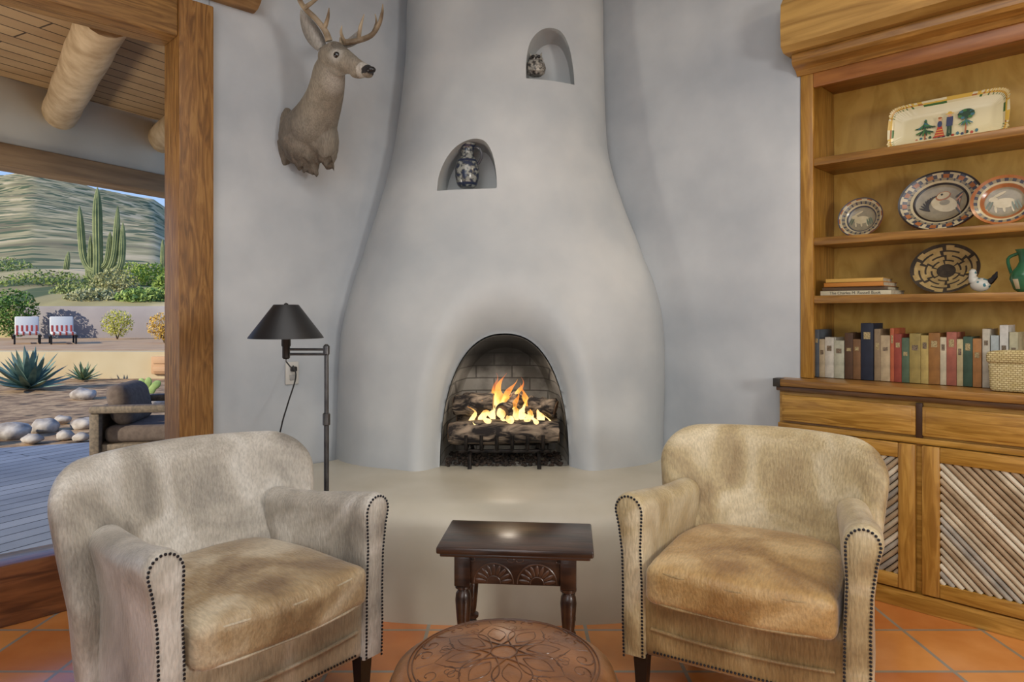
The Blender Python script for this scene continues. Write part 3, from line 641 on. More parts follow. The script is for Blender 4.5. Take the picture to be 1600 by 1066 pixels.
bk=[(1273,1279,515,(88,96,104),'slate grey'),(1280,1288,530,(186,170,140),'tan'),(1289,1302,527,(208,202,186),'off-white'),(1303,1318,532,(186,184,160),'pale sage'),(1320,1332,520,(88,62,42),'dark brown'),(1333,1344,530,(126,90,56),'mid brown'),(1345,1364,505,(36,42,58),'tall dark navy'),(1366,1375,514,(150,128,98),'khaki'),(1376,1390,524,(192,170,134),'beige'),(1391,1396,513,(190,100,64),'thin orange'),(1397,1408,522,(154,70,54),'red'),(1409,1420,528,(86,106,82),'green'),(1421,1438,521,(162,142,80),'olive yellow'),(1439,1450,524,(188,164,96),'bright yellow'),(1451,1468,520,(156,108,54),'ochre brown'),(1469,1478,527,(212,200,170),'cream'),(1479,1494,519,(178,106,86),'salmon'),(1495,1504,530,(206,190,144),'pale yellow'),(1505,1519,526,(68,94,76),'dark green'),(1520,1533,529,(180,126,72),'orange tan'),(1535,1546,514,(204,196,176),'ivory'),(1548,1560,524,(180,188,186),'pale blue grey'),(1562,1575,508,(218,214,204),'tall white'),(1577,1590,519,(194,186,152),'straw coloured')]
SB=4.64; ctz=.902; prev=None
for x0,x1,yt,cl,nm in bk:
    a=BS(x0,SB); b=BS(x1+1,SB); w_=(b-a).length*.985; hh=CZ+(HY-yt)/F*a.y-ctz
    col=c8(*cl); band=BL if sum(cl)<380 else BD
    lab=nm+' book standing on the cabinet'+(' beside the '+prev+' one' if prev else ' at the left end of the row'); prev=nm
    book(w_,hh,.13+random.random()*.04,col,lab,(a.x,a.y,ctz),(0,0,RZ),band=band)
# ---- lying stack
sz=1.282
p0=BS(1282,4.62)
lst=[(.30,.20,.022,(206,196,166),'cream art book lying at the bottom of the stack'),(.275,.19,.016,(96,74,50),'brown book lying second from the bottom of the stack'),(.255,.18,.020,(196,128,52),'orange tan book lying second from the top of the stack'),(.24,.17,.018,(214,170,84),'yellow ochre book lying on top of the stack')]
for i,(lx,ly,t,cl,lab) in enumerate(lst):
    o=thing('book',lab,'book',(p0.x+.008*i*.7,p0.y-.008*i*.7,sz),(0,0,RZ+math.radians((0,2,-2,3)[i])),'books lying flat on the third shelf')
    m=MB(); m.b2(0,lx,0,ly,0,.0025,.0006); m.b2(0,lx,0,ly,t-.0025,t,.0006); m.b2(0,lx,0,.006,0,t,.0006); m.build('cover',mat('cover_lying',c8(*cl),rough=.6),o)
    m=MB(); m.b2(.003,lx-.003,.005,ly-.004,.002,t-.002,0); m.build('pages',PAGE,o)
    if i==0:
        cu=bpy.data.curves.new('t','FONT'); cu.body='The Charles M. Russell Book'; cu.size=.0185; cu.align_x='CENTER'; cu.align_y='CENTER'; cu.extrude=.0002
        to=bpy.data.objects.new('spine_title',cu); COL.objects.link(to); bpy.context.view_layer.update()
        me=bpy.data.meshes.new_from_object(to.evaluated_get(bpy.context.evaluated_depsgraph_get())); bpy.data.objects.remove(to)
        t2=bpy.data.objects.new('spine_title',me); COL.objects.link(t2); me.materials.clear(); me.materials.append(mat('title_ink',c8(40,32,28),rough=.6)); t2.parent=o; t2.location=(lx*.5,-.0006,t*.5); t2.rotation_euler=(PI/2,0,0)
    sz+=t+.0006
# ---- plates
def plate(name,label,cat,px,S,z,rx,rz_,tilt,segs=64,prof=None,group=None,mats=None,mif=None,motif=None):
    q=BS(px,S); o=thing(name,label,cat,(q.x,q.y,z),(-math.radians(tilt),0,RZ),group)
    m=MB(); prof=prof or [(0,.012),(.25,.012),(.5,.011),(.60,.009),(.66,.004),(.72,-.002),(.79,-.006),(.85,-.009),(.90,-.012),(.95,-.015),(1,-.018)]
    R=[]
    for r,y in prof: R.append([V((max(r,.001)*rx*math.cos(2*PI*j/segs),y,rz_+max(r,.001)*rz_*math.sin(2*PI*j/segs))) for j in range(segs)])
    for r,y in reversed(prof): R.append([V((max(r,.001)*rx*1.005*math.cos(2*PI*j/segs),y+.005,rz_+max(r,.001)*rz_*1.005*math.sin(2*PI*j/segs))) for j in range(segs)])
    np_=len(prof)
    m.loft(R,mif=lambda i,j:(mif(i,j) if i<np_-1 else 0)); b=m.build('dish',mats,o,sharp=60)
    if motif: motif(o,rx,rz_)
    return o
cream=mat('glaze_cream',c8(196,180,142),c8(210,196,160),scale=30,rough=.25,coat=.4); blu=mat('glaze_blue',c8(62,66,80),c8(84,84,90),scale=30,rough=.25,coat=.4); rst=mat('glaze_rust',c8(160,96,54),c8(178,114,66),scale=30,rough=.25,coat=.4); grnz=mat('glaze_grey_green',c8(96,108,84),rough=.25,coat=.4); yel=mat('glaze_yellow',c8(214,176,76),rough=.25,coat=.4); gry=mat('glaze_grey',c8(138,128,104),c8(156,144,116),scale=40,rough=.25,coat=.4); redz=mat('glaze_red',c8(176,66,44),rough=.25); blkz=mat('glaze_black',c8(44,38,36),rough=.25)
def blob(m,pts,y,mi,c=(0,0),s=1):
    m.mi=mi; q=[m.v(V((c[0]+x*s,y,c[1]+z*s))) for x,z in pts]; m.f(q)
def ell(rx,rz_,n=16,a0=0): return [(rx*math.cos(2*PI*i/n)*math.cos(a0)-rz_*math.sin(2*PI*i/n)*math.sin(a0),rx*math.cos(2*PI*i/n)*math.sin(a0)+rz_*math.sin(2*PI*i/n)*math.cos(a0)) for i in range(n)]
def rabbit(o,rx,rz_):
    m=MB(); c=(0,rz_); s=rx/.1; y=.0105
    blob(m,ell(.034,.019),y,0,(c[0],c[1]-.004*s),s); y-=.0004
    blob(m,ell(.014,.010),y,0,(c[0]-.034*s,c[1]+.012*s),s); y-=.0004
    blob(m,ell(.022,.005,12,.5),y,0,(c[0]-.016*s,c[1]+.030*s),s); y-=.0004
    for q in(-.025,.0,.026): blob(m,ell(.004,.014,10,.2),y,0,(c[0]+q*s,c[1]-.026*s),s); y-=.0002
    for q in(-.055,-.045,.05,.04,.03): blob(m,ell(.003,.018,10,q*8),y,1,(c[0]+q*s*.9,c[1]-.026*s+abs(q)*.3*s),s); y-=.0002
    m.build('painted_rabbit',[cream,grnz],o,recalc=False)
plate('plate','small round plate with rabbit motif at the left of the second shelf','plate',1343,4.76,1.549,.098,.096,14,mats=[rst,gry,cream,blu],mif=lambda i,j:(1 if i<3 else 3 if i==3 else 2 if i in(4,7) else (3 if j%3==0 else 1) if i in(5,6) else (0 if j%6<3 else 2) if i==8 else 3),motif=rabbit,group='painted plates on the second shelf',segs=72)
def bird(o,rx,rz_):
    m=MB(); c=(0,rz_); s=rx/.13; y=.0105
    blob(m,ell(.042,.028,20,-.4),y,0,(c[0]+.01*s,c[1]-.005*s),s); y-=.0004
    blob(m,ell(.024,.016,16,.3),y,1,(c[0]+.006*s,c[1]+.024*s),s);y-=.0004
    blob(m,ell(.020,.012,16,.3),y,0,(c[0]+.006*s,c[1]+.026*s),s);y-=.0004
    blob(m,ell(.016,.010,16),y,2,(c[0]+.012*s,c[1]+.000*s),s);y-=.0004
    blob(m,ell(.004,.004,12),y,3,(c[0]+.002*s,c[1]+.03*s),s);y-=.0004
    for i in range(9): blob(m,ell(.003,.020,10,1.2-.28*i),y,3,(c[0]-.048*s+.003*i,c[1]-.022*s+.006*i),s);y-=.0002
    for i in range(7): blob(m,ell(.003,.016,10,-.9+.25*i),y,1 if i%2 else 3,(c[0]+.056*s,c[1]+.024*s-.010*i*s),s);y-=.0002
    m.build('painted_bird',[cream,rst,gry,blkz],o,recalc=False)
plate('platter','large oval platter painted with a bird in the middle of the second shelf','platter',1466,4.74,1.549,.160,.136,14,mats=[rst,gry,cream,blu,blkz,mat('grey_field',c8(132,120,94),c8(150,136,106),scale=40,rough=.3,coat=.4)],mif=lambda i,j:(5 if i<3 else 4 if i in(3,) else 2 if i==4 else ((3 if j%4==0 else 1) if i==5 else ((0 if j%8 in(0,1,2) else 2 if j%8 in(4,5) else 3) if i in(6,7) else (4 if i==9 else ((3 if j%8 in(0,1,2) else 2)))))),motif=bird,group='painted plates on the second shelf',segs=112)
plate('plate','round plate with orange ring and rabbit motif at the right of the second shelf','plate',1567,4.66,1.549,.112,.104,14,mats=[rst,gry,cream,blu],mif=lambda i,j:(1 if i<3 else 0 if i in(3,4) else 2 if i==5 else (3 if j%4<2 else 1) if i in(6,7) else 0),motif=rabbit,group='painted plates on the second shelf',segs=88)
straw=mat('basket_straw',c8(176,148,92),c8(196,168,112),scale=40,rough=.8,bump=.3,bscale=200); bkd=mat('basket_dark',c8(56,48,38),c8(74,62,48),scale=40,rough=.8,bump=.3,bscale=200)
def maze(i,j):
    if i<5: return 1
    if i==17 : return 1
    r=i-5; q=(j+(r//3)*8)%16
    if r%3==2: return 1 if q<12 else 0
    return 1 if q in((0,1) if (r//3)%2 else (10,11)) else 0
plate('coiled_basket','shallow coiled basket with dark maze pattern leaning on the third shelf','basket',1473,4.72,1.284,.130,.112,17,prof=[(i/18,.03-.04*(i/18)**2) for i in range(19)],mats=[straw,bkd],mif=maze,segs=96)
# ---- folk platter
q=BS(1476,4.72); o=thing('platter','rectangular folk-painted platter with a couple and trees on the top shelf','platter',(q.x,q.y,1.914),(-math.radians(12),0,RZ))
PW,PH=.222,.107
def rr(k,y,n=160):
    out=[]
    for i in range(n):
        a=2*PI*i/n; ca,sa=math.cos(a),math.sin(a); e=.26; sc2=1+.012*math.cos(a*36)*(1 if k>.97 else 0)
        out.append(V((PW*math.copysign(abs(ca)**e,ca)*sc2-(1-k)*.1*math.copysign(abs(ca)**e,ca)*1.0,y,PH+PH*math.copysign(abs(sa)**e,sa)*sc2-(1-k)*.1*math.copysign(abs(sa)**e,sa))))
    return out
PCR=mat('platter_cream',c8(222,210,168),rough=.25,coat=.4)
m=MB(); m.loft([rr(.3,.012),rr(.72,.011),rr(.78,.004),rr(.86,-.002),rr(.92,-.005),rr(1,-.008),rr(1,-.003),rr(.3,.018)],mif=lambda i,j:(0 if i in(0,1) else ((2 if j%4==0 else 0) if i==2 else (1 if j%3<2 else 3) if i==3 else (4 if i==4 and j%2 else 0))))
blueg=mat('glaze_teal',c8(60,108,120),rough=.3)
m.build('dish',[PCR,yel,mat('glaze_green',c8(66,110,60),rough=.3),rst,yel],o,sharp=50)
GRN=mat('paint_green',c8(60,116,52),rough=.4); DGN=mat('paint_dark_green',c8(34,66,40),rough=.4); NAV=mat('paint_navy',c8(50,58,92),rough=.4); SKN=mat('paint_skin',c8(214,160,120),rough=.4)
m=MB(); y=.0105
def B(pts,mi,c,s=1):
    global y
    blob(m,pts,y,mi,(c[0],c[1]),s); y-=.0002
B(ell(.125,.011,24),0,(0,.036)); 
for i in range(14): B(ell(.006,.008,8),(4,5,2,1)[i%4],(-.11+i*.017,.042+.006*(i%2)))
for tx in(-.078,.072):
    B([(-.003,0),(.003,0),(.004,.07),(-.002,.07)],6,(tx,.04))
    if tx<0:
        for i in range(11): B(ell(.004,.024,8,-1.5+.3*i),(0,1,5)[i%3],(tx-.018+.0036*i,.095+.016*math.sin(i*.31)))
        for i in range(6): B(ell(.004,.02,8,-1.2+.48*i),(0,1)[i%2],(tx-.018+.007*i,.075))
    else:
        B(ell(.030,.022,18),1,(tx,.128)); 
        for i in range(12): B(ell(.008,.006,8),(0,5,1)[i%3],(tx+.024*math.cos(i*.6),.126+.018*math.sin(i*.6)))
        for i in range(6): B(ell(.003,.018,8,-1+.4*i),(0,5)[i%2],(tx-.012+.005*i,.09))
B([(-.020,0),(.020,0),(.007,.05),(-.007,.05)],4,(-.022,.04)); 
for i in range(3): B([(-.017+.003*i,0),(.017-.003*i,0),(.016-.003*i,.003),(-.016+.003*i,.003)],7,(-.022,.048+.011*i))
B(ell(.009,.015,12),2,(-.022,.098)); B(ell(.0065,.008,12),3,(-.022,.119)); B(ell(.008,.005,10),6,(-.022,.126))
B([(-.009,0),(-.001,0),(0,.045),(-.008,.045)],1,(.014,.04)); B([(.002,0),(.010,0),(.009,.045),(0,.045)],1,(.014,.04))
B([(-.012,0),(.012,0),(.013,.042),(-.011,.042)],2,(.014,.082)); B(ell(.007,.008,12),3,(.014,.131)); B(ell(.017,.003,12),7,(.014,.138)); B(ell(.008,.006,10),7,(.014,.142))
m.build('painted_scene',[GRN,DGN,NAV,SKN,redz,blueg,rst,yel],o,recalc=False)
# ---- bird whistle + vase
q=BS(1532,4.64); o=thing('bird_figurine','white ceramic bird figurine with painted spots beside the coiled basket','figurine',(q.x,q.y,1.282),RZ)
WSP=mat('white_spotted',c8(206,204,192),c8(196,194,180),scale=4,rough=.3,dots=(60,.26,c8(50,110,120)))
m=MB(); m.ball((0,0,.034),(.036,.024,.028),16,10); m.tube(smooth_path([(-.02,0,.045),(-.026,0,.066),(-.024,0,.082)],4),[.018]*4+[.014]*5,12); m.ball((-.026,0,.086),(.014,.012,.013)); m.build('body',WSP,o)
m=MB(); m.tube([(-.038,0,.086),(-.05,0,.083)],[.004,.0008],6); m.build('beak',yel,o)
m=MB(); m.tube(smooth_path([(.026,0,.04),(.046,0,.06),(.056,0,.085)],4),[.012]*3+[.01]*3+[.006,.004,.002],8); m.build('tail',BLK,o)
q=BS(1606,4.60); o=thing('vase','green glazed vase with pale patterned neck at the right of the third shelf','vase',(q.x,q.y,1.282),RZ)
m=MB(); m.lathe([(.03,0),(.045,.012),(.058,.05),(.054,.075),(.036,.098),(.027,.118),(.03,.145),(.04,.165),(.035,.165),(.024,.12)],32,mif=lambda i,j:(1 if i in(1,) and j%4<2 else 0)); m.build('body',[mat('vase_green',c8(36,90,60),c8(62,122,82),scale=10,rough=.2,coat=.5),cream],o)
m=MB(); m.tube(smooth_path([(-.03,0,.15),(-.062,0,.13),(-.05,0,.07)],4),.006,8); m.build('handle',mat('vase_handle',c8(36,90,58),rough=.2),o)
q=BS(1541,4.46); o=thing('woven_basket','pale straw woven lidded basket at the right end of the book row','basket',(q.x,q.y,.902),RZ)
WV=brickmat('weave',c8(216,202,156),c8(198,182,130),c8(150,130,84),.014,.008,.0012,rough=.8,rot=(PI/2,0,0),bumps=.8,noisec=(.88,.85,.75,1),nscale=20)
m=MB(); m.rbox((.095,.05,.055),(.092,.045,.055),.012,8,lambda p:V((p.x*(.93+.07*(p.z+.05)/.1),p.y,p.z))); m.build('body',WV,o,sharp=180)
m=MB(); m.rbox((.095,.05,.128),(.098,.049,.022),.014,10,lambda p:V((p.x,p.y,p.z+(.008*(1-(p.x/.1)**2) if p.z>0 else 0)))); m.build('lid',WV,o,sharp=180)
# ---------------------------------------------------------------- exterior
DECK=brickmat('deck_planks',c8(134,139,150),c8(112,118,130),c8(32,32,36),3.2,.135,.006,rough=.7,rot=(0,0,math.radians(-62)),noisec=(.7,.7,.72,1),nscale=2)
m=MB(); m.prism([(-.9,3.92),(-1.7,7.4),(-6.6,5.3),(-5.6,-.65)],0,1,lambda x,y,z:V((x,z,-.012-.06*y))); struct(m.build('floor_deck',DECK))
GRV=mat('gravel',c8(112,84,58),c8(182,148,108),scale=6,rough=.95,bump=.8,bscale=30,detail=10,dots=(2.2,.14,c8(84,66,46)))
m=MB(); m.prism([(-.9,4.2),(6,13.5),(6,40),(-60,40),(-40,-10),(-6,-5)],0,1,lambda x,y,z:V((x,z,-.08-.2*y))); struct(m.build('floor_gravel',GRV))
m=MB(); m.prism([(-3,14.6),(-4,13.6),(-7,13.4),(-12,13.5),(-24,14.5),(-24,21),(2,21)],0,1,lambda x,y,z:V((x,z,-.1+.55*y))); struct(m.build('floor_terrace',mat('terrace_plaster',c8(182,160,122),c8(198,180,144),scale=.8,rough=.8,bump=.2)))
m=MB(); m.prism([(-3,14.9),(-7,13.8),(-12,13.9),(-24,14.9),(-24,20.8),(1,20.8)],0,1,lambda x,y,z:V((x,z,.452+.01*y))); struct(m.build('floor_terrace_paving',mat('terrace_top',c8(170,134,98),c8(188,154,116),scale=2,rough=.9)))
m=MB(); m.b2(-15,3,20.6,20.9,.3,1.42,.04); struct(m.build('wall_garden',mat('garden_wall',c8(138,130,130),c8(152,144,142),scale=1,rough=.9)))
m=MB(); m.b2(-7.05,-6.6,13.32,13.5,.02,.36,.02); m.b2(-7.0,-6.65,13.30,13.34,.06,.16,.01); m.b2(-7.0,-6.65,13.30,13.34,.22,.32,.01); tag(m.build('stone_block',mat('block',c8(190,150,112),rough=.9)),'tan relief block set at the terrace edge beyond the window','block')
# ---- hillside terrain
m=MB(); NX,NY=110,110; G=[]
def ridge(px):
    pts=[(-400,262),(-150,268),(0,272),(50,270),(100,284),(150,300),(200,312),(240,322),(280,352),(340,390),(600,420),(1000,430)]
    for i in range(len(pts)-1):
        if px<=pts[i+1][0]:
            t=(px-pts[i][0])/(pts[i+1][0]-pts[i][0]); return pts[i][1]*(1-t)+pts[i+1][1]*t
    return 430
for j in range(NY+1):
    t=j/NY; Y=21+(300-21)*t**2.0; row=[]
    for i in range(NX+1):
        px=-350+i/NX*1100; tr=ridge(px)
        yp=488-(488-tr)*max(0,(1-(1-t)**1.6)); X=(px-800)/F*Y
        z=CZ+(HY-yp)/F*Y; n=noise.fractal(V((X*.04,Y*.008,1)),1.0,2.0,5)
        z+=n*Y*.016*min(1,t*5)
        if j==0: z=-.1
        row.append(m.v(V((X,Y,z))))
    G.append(row)
for j in range(NY):
    for i in range(NX): m.f([G[j][i],G[j][i+1],G[j+1][i+1],G[j+1][i]])
HIL=mat('hillside',c8(120,106,70),c8(210,184,140),scale=.3,stretch=(1,.22,.8),rough=.95,detail=14,c3=c8(160,146,98),dots=(.55,.36,c8(78,88,48)))
struct(m.build('floor_hillside',HIL,sharp=180))
m=MB(); Gp=[]
for (px,yt) in [(120,420),(170,360),(205,340),(225,334),(245,328),(262,322),(275,318),(300,330),(340,345),(420,400)]:
    Gp.append((P(px,450,520),P(px+4,yt,560),P(px,470,620)))
for i in range(len(Gp)-1):
    for k in range(2): m.f([m.v(Gp[i][k]),m.v(Gp[i+1][k]),m.v(Gp[i+1][k+1]),m.v(Gp[i][k+1])])
tag(m.build('mountain',mat('far_mountain',c8(74,92,128),c8(96,112,140),scale=.02,rough=1)),'distant hazy blue mountain behind the green hillside','mountain')
# ---- bushes
def bush(name,label,px,py,Y,rw,rh,n,size,c1,c2,group='shrubs beyond the garden wall',up=0):
    c=P(px,py,Y); z0=.46 if Y<20.5 else c.z-rh
    o=thing(name,label,'shrub',(c.x,c.y,z0),group=group)
    fm_=mat('leaf',c8(*c1),c8(*c2),scale=6/max(rw,.2),rough=.7)
    m=MB(); m.leaves((0,0,rh+.06),(rw,rw*.8,rh),n,size,up); m.build('foliage',fm_,o,recalc=False)
    for i in range(4): m=MB(); m.tube([(0,0,0),(random.uniform(-.5,.5)*rw,random.uniform(-.3,.3)*rw,rh*1.2)],[.02*rw+.01,.004],5); m.build('branch',TWIG,o)
TWIG=mat('twig',c8(96,78,56),rough=.9)
bush('shrub','dark green citrus shrub at the far left of the terrace',20,474,19.6,.7,.70,2200,.055,(44,84,30),(110,146,52),up=0,group='shrubs on the terrace')
bush('shrub','feathery yellow green shrub in front of the garden wall',183,507,19.5,.45,.40,1300,.035,(150,156,44),(206,200,84),up=1,group='shrubs on the terrace')
bush('shrub','golden yellow shrub beside the window post on the terrace',257,514,17,.42,.36,1300,.035,(170,130,44),(222,184,84),up=1,group='shrubs on the terrace')
specs=[(75,452,27,2.0,.7,(70,96,40),(150,164,84),'wide olive shrub left of the tall cactus'),(118,466,24,.9,.45,(92,116,60),(176,180,116),'pale green shrub just left of the tall cactus base'),(180,452,25.5,.9,.75,(120,128,76),(196,190,140),'pale cholla shrub right of the tall cactus base'),(205,440,33,1.1,.9,(104,130,44),(178,192,84),'bright green shrub behind the garden wall'),(240,440,30,1.1,.8,(120,150,50),(190,206,90),'lime green shrub near the window post'),(150,470,22.6,1.0,.35,(110,120,80),(190,186,140),'low grey green shrub at the foot of the cactus'),(265,455,24,.6,.6,(90,120,50),(160,176,80),'green shrub half hidden by the window post'),(10,430,36,1.6,.9,(80,110,50),(150,166,90),'leafy green shrub at the left edge of the view'),(225,468,22.5,.9,.35,(96,130,60),(170,186,100),'low green shrub along the top of the garden wall')]
for px,py,Y,rw,rh,a_,b_,lab in specs: bush('shrub',lab,px,py,Y,rw,rh,int(1400+500*rw),.075,a_,b_)
# ---- saguaro
CAC=mat('cactus_green',c8(96,108,66),c8(148,152,100),scale=2,rough=.7)
def ribtube(m,pts,rad,ribs=12):
    pts=[V(p) for p in pts]; n=len(pts); rings=[]; u=None
    for i in range(n):
        T=(pts[min(i+1,n-1)]-pts[max(i-1,0)]).normalized()
        if u is None: u=T.cross(V((0,1,0.1))).normalized()
        u=(u-T*u.dot(T)).normalized(); w_=T.cross(u)
        rings.append([pts[i]+(u*math.cos(PI*j/ribs)+w_*math.sin(PI*j/ribs))*rad[i]*(1 if j%2 else .8) for j in range(ribs*2)])
    m.loft(rings)
def cactus(label,base,parts,Y,group=None):
    o0=P(*base,Y); o=thing('saguaro_cactus',label,'cactus',o0,group=group)
    for k,(pp,r) in enumerate(parts):
        pts=smooth_path([P(a,b,Y)-o0 for a,b in pp],5); n=len(pts); rad=[r*(1 if i<n-4 else (.9,.72,.45,.1)[i-n+4]) for i in range(n)]
        if k==0: rad[0]=r*.9
        m=MB(); ribtube(m,pts,rad); m.build('trunk' if k==0 else 'arm',CAC,o,sharp=30)
cactus('tall many-armed saguaro cactus standing beyond the garden wall',(152,458),[([(152,458),(153,400),(152,350),(152,293)],.19),([(150,425),(138,418),(130,400),(127,370),(124,322)],.14),([(150,436),(143,430),(141,410),(141,368)],.11),([(154,440),(166,428),(176,410),(181,380),(184,322)],.14),([(160,444),(176,436),(188,415),(191,390),(192,348)],.13),([(154,420),(165,412),(170,390),(172,362)],.11),([(148,446),(139,442),(137,425),(137,398)],.10)],28)
cactus('slender leaning saguaro cactus left of the tall one',(101,440),[([(101,440),(104,415),(107,393)],.14)],36)
cactus('dry straight saguaro cactus near the window post',(253,440),[([(253,446),(254,410),(254,374)],.12)],33)
cactus('small distant saguaro cactus on the slope right of the tall one',(228,420),[([(228,420),(228,408),(228,396)],.2)],70)
# ---- hillside houses
HW=mat('house_wall',c8(222,216,206),rough=.8); HWn=mat('house_window',c8(60,70,84),rough=.2)
for px,py,Y,w_,lab in((12,406,110,5,'white flat-roofed house at the left on the hillside'),(42,404,112,5,'white house beside the window edge, second from left on the slope'),(232,396,118,4,'low white house on the hillside right of the tall cactus')):
    o=thing('house',lab,'house',P(px,py,Y))
    m=MB(); m.b2(-w_/2,w_/2,-1.5,1.5,-1.5,1.0,.05); m.b2(-w_/2+.5,w_/4,-1.7,1.7,.6,1.5,.05); m.build('wall',HW,o)
    m=MB(); m.b2(-w_/2-.2,w_/2+.2,-1.8,1.6,1.0,1.15,.02); m.build('roof',mat('house_roof',c8(150,132,116),rough=.9),o)
    for k in range(3):
        m=MB(); m.b2(-w_/2+.6+k*1.3,-w_/2+1.3+k*1.3,-1.56,-1.45,-.4,.5,0); m.build('window',HWn,o)
# ---- agaves
def agave(label,px,Y,r,n,c1,c2):
    c=P(px,600,Y); c.z=-.09
    am=mat('agave_leaf',c8(*c1),c8(*c2),scale=4,rough=.6)
    m=MB()
    for i in range(n):
        az=i*2.399; el=math.radians(8+72*(i/n)); L_=r*random.uniform(.85,1.1); d=V((math.cos(az)*math.cos(el),math.sin(az)*math.cos(el),math.sin(el))); sd=V((-math.sin(az),math.cos(az),0)); up=d.cross(sd)*-1; rings=[]
        for k in range(7):
            t=k/6; w_=r*.085*(abs(math.sin(PI*(.25+.75*t)))**.7 if t<1 else .01); p=d*L_*t+V((0,0,.03-.02*L_*math.sin(PI*t)))
            rings.append([p-sd*w_,p+up*(-w_*.35),p+sd*w_,p+up*(-w_*.7)])
        m.loft(rings)
    tag(m.build('agave',am,loc=c),label,'agave plant')
agave('large blue-green agave growing in the gravel left of the small one',45,11.4,.68,44,(70,96,92),(128,150,130))
agave('small agave growing in the gravel in the middle distance',130,12.9,.36,26,(84,108,84),(140,156,112))
m=MB()
for x,z,a in((0,.06,0),(.09,.1,.5),(-.09,.09,-.5),(.03,.2,.2),(-.06,.19,-.3),(.15,.17,.9)): m.ball((x,0,z),(.06,.02,.09),12,8,Matrix.Rotation(a,3,'Y'))
pc=P(228,616,10.4); pc.z=-.06
tag(m.build('prickly_pear',mat('pear_green',c8(110,134,70),c8(150,168,96),scale=8,rough=.7),loc=pc),'small green prickly pear cactus on the rocks behind the patio chair','cactus')
# ---- rocks
RK=mat('river_rock',c8(120,108,100),c8(196,184,170),scale=6,rough=.9,bump=.5)
for i,(px,py,Y,s,lab) in enumerate([(20,690,7.0,.16,'large tan boulder at the left edge of the deck'),(70,684,7.4,.14,'rounded grey boulder at the deck edge'),(102,694,6.9,.08,'small grey rock beside the rounded boulder'),(126,690,6.8,.07,'small flat rock closest to the patio chair'),(50,700,6.7,.08,'brown rock lying in front of the rounded boulder'),(-35,700,6.6,.14,'boulder just past the left edge of the window'),(132,676,7.6,.11,'pale rock behind the small flat rock'),(130,618,10.2,.16,'wide flat rock below the small agave'),(198,612,10.0,.14,'brown rock behind the patio chair cushion'),(240,624,9.4,.15,'grey rock under the prickly pear'),(98,676,7.9,.08,'pebble sized rock behind the rounded boulder')]):
    m=MB(); m.ball((0,0,0),(s*random.uniform(1,1.25),s,s*.62),16,10)
    for v in m.bm.verts: v.co*=1+.28*noise.noise(v.co*5/s*.3+V((i*3,0,0)))
    c=P(px,py,Y); c.z=max(-.08+s*.4,-.03); tag(m.build('rock',RK,loc=c,sharp=60),lab,'rock','rocks along the deck')
# ---- loungers
LW=mat('lounge_white',c8(210,206,198),rough=.8); LR=mat('stripe_red',c8(170,66,56),rough=.8); LGD=mat('lounge_frame',c8(46,44,44),rough=.5,metal=.5)
for px,lab in((42,'white and red striped lounge chair at the left of the terrace'),(97,'white and red striped lounge chair nearer the shrubs')):
    c=P(px,528,17.0); c.z=.462; o=thing('lounge_chair',lab,'lounge chair',c,math.radians(36),group='lounge chairs on the terrace')
    m=MB(); m.b2(-.25,.25,-.8,.2,.22,.29,.03); m.build('seat_cushion',LW,o)
    Mb=Matrix.Rotation(-.42,3,'X')
    m=MB(); m.box((0,.28,.46),(.5,.07,.44),.03,Mb); m.build('back_cushion',LW,o)
    for k in range(4):
        m=MB(); m.b2(-.22+k*.125,-.18+k*.125,-.803,.0,.215,.294,.006); m.build('red_stripe',LR,o)
    for k in range(5):
        m=MB(); x=-.2+k*.1; m.box(V((0,.28,.46))+Mb@V((x,-.036,-.12)),(.045,.006,.17),.002,Mb); m.build('red_stripe',LR,o)
    for x in(-.27,.27): m=MB(); m.b2(x-.015,x+.015,-.8,.35,.17,.22,.006); m.build('side_rail',LGD,o)
    for x in(-.25,.25):
        for y_ in(-.7,.25): m=MB(); m.b2(x-.02,x+.02,y_-.02,y_+.02,0,.2,.004); m.build('leg',LGD,o)
# ---- patio armchair
TK=mat('grey_teak',c8(84,72,58),c8(112,96,78),scale=8,stretch=(1,6,6),rough=.7); CSH=mat('taupe_cushion',c8(84,70,62),c8(98,84,74),scale=30,rough=.9)
o=thing('patio_armchair','weathered wood outdoor armchair with taupe cushions on the deck','armchair',(-2.82,5.45,0),math.radians(100))
for s in(-1,1):
    m=MB(); m.b2(s*.36-.04,s*.36+.04,-.36,.36,.46,.52,.02); m.build('armrest',TK,o)
    for y_ in(-.32,.32): m=MB(); m.b2(s*.36-.035,s*.36+.035,y_-.035,y_+.035,0,.46,.012); m.build('leg',TK,o)
m=MB(); m.b2(-.36,.36,-.34,.36,.16,.23,.006); m.build('seat_frame',TK,o)
m=MB(); m.b2(-.33,.33,.31,.35,.23,.50,.006); m.build('back_frame',TK,o)
m=MB(); m.rbox((0,-.03,.29),(.32,.32,.065),.05,12); m.build('seat_cushion',CSH,o,sharp=180)
m=MB(); m.rbox((0,.21,.50),(.27,.085,.155),.08,14,lambda p:V((p.x,p.y+.2*p.z,p.z))); m.build('back_cushion',CSH,o,sharp=180)
# ---- porch
A0=V((-3.23,4.31,0)); A1=V((-2.69,5.42,0)); dv=(A1-A0).normalized(); ang=math.atan2(dv.y,dv.x)
m=MB(); m.b2(-6.5,1.9,-.02,.22,2.14,2.28,.01); struct(m.build('trim_3',mat('porch_beam',c8(124,96,66),c8(164,132,94),scale=3,stretch=(.6,6,6),rough=.7,bump=.2),loc=A0,rot=(0,0,ang)))
m=MB(); m.b2(-6.5,1.9,.0,.3,2.28,2.75,.02); struct(m.build('wall_porch',mat('porch_plaster',c8(186,180,166),c8(202,196,182),scale=2,rough=.9,bump=.2),loc=A0,rot=(0,0,ang)))
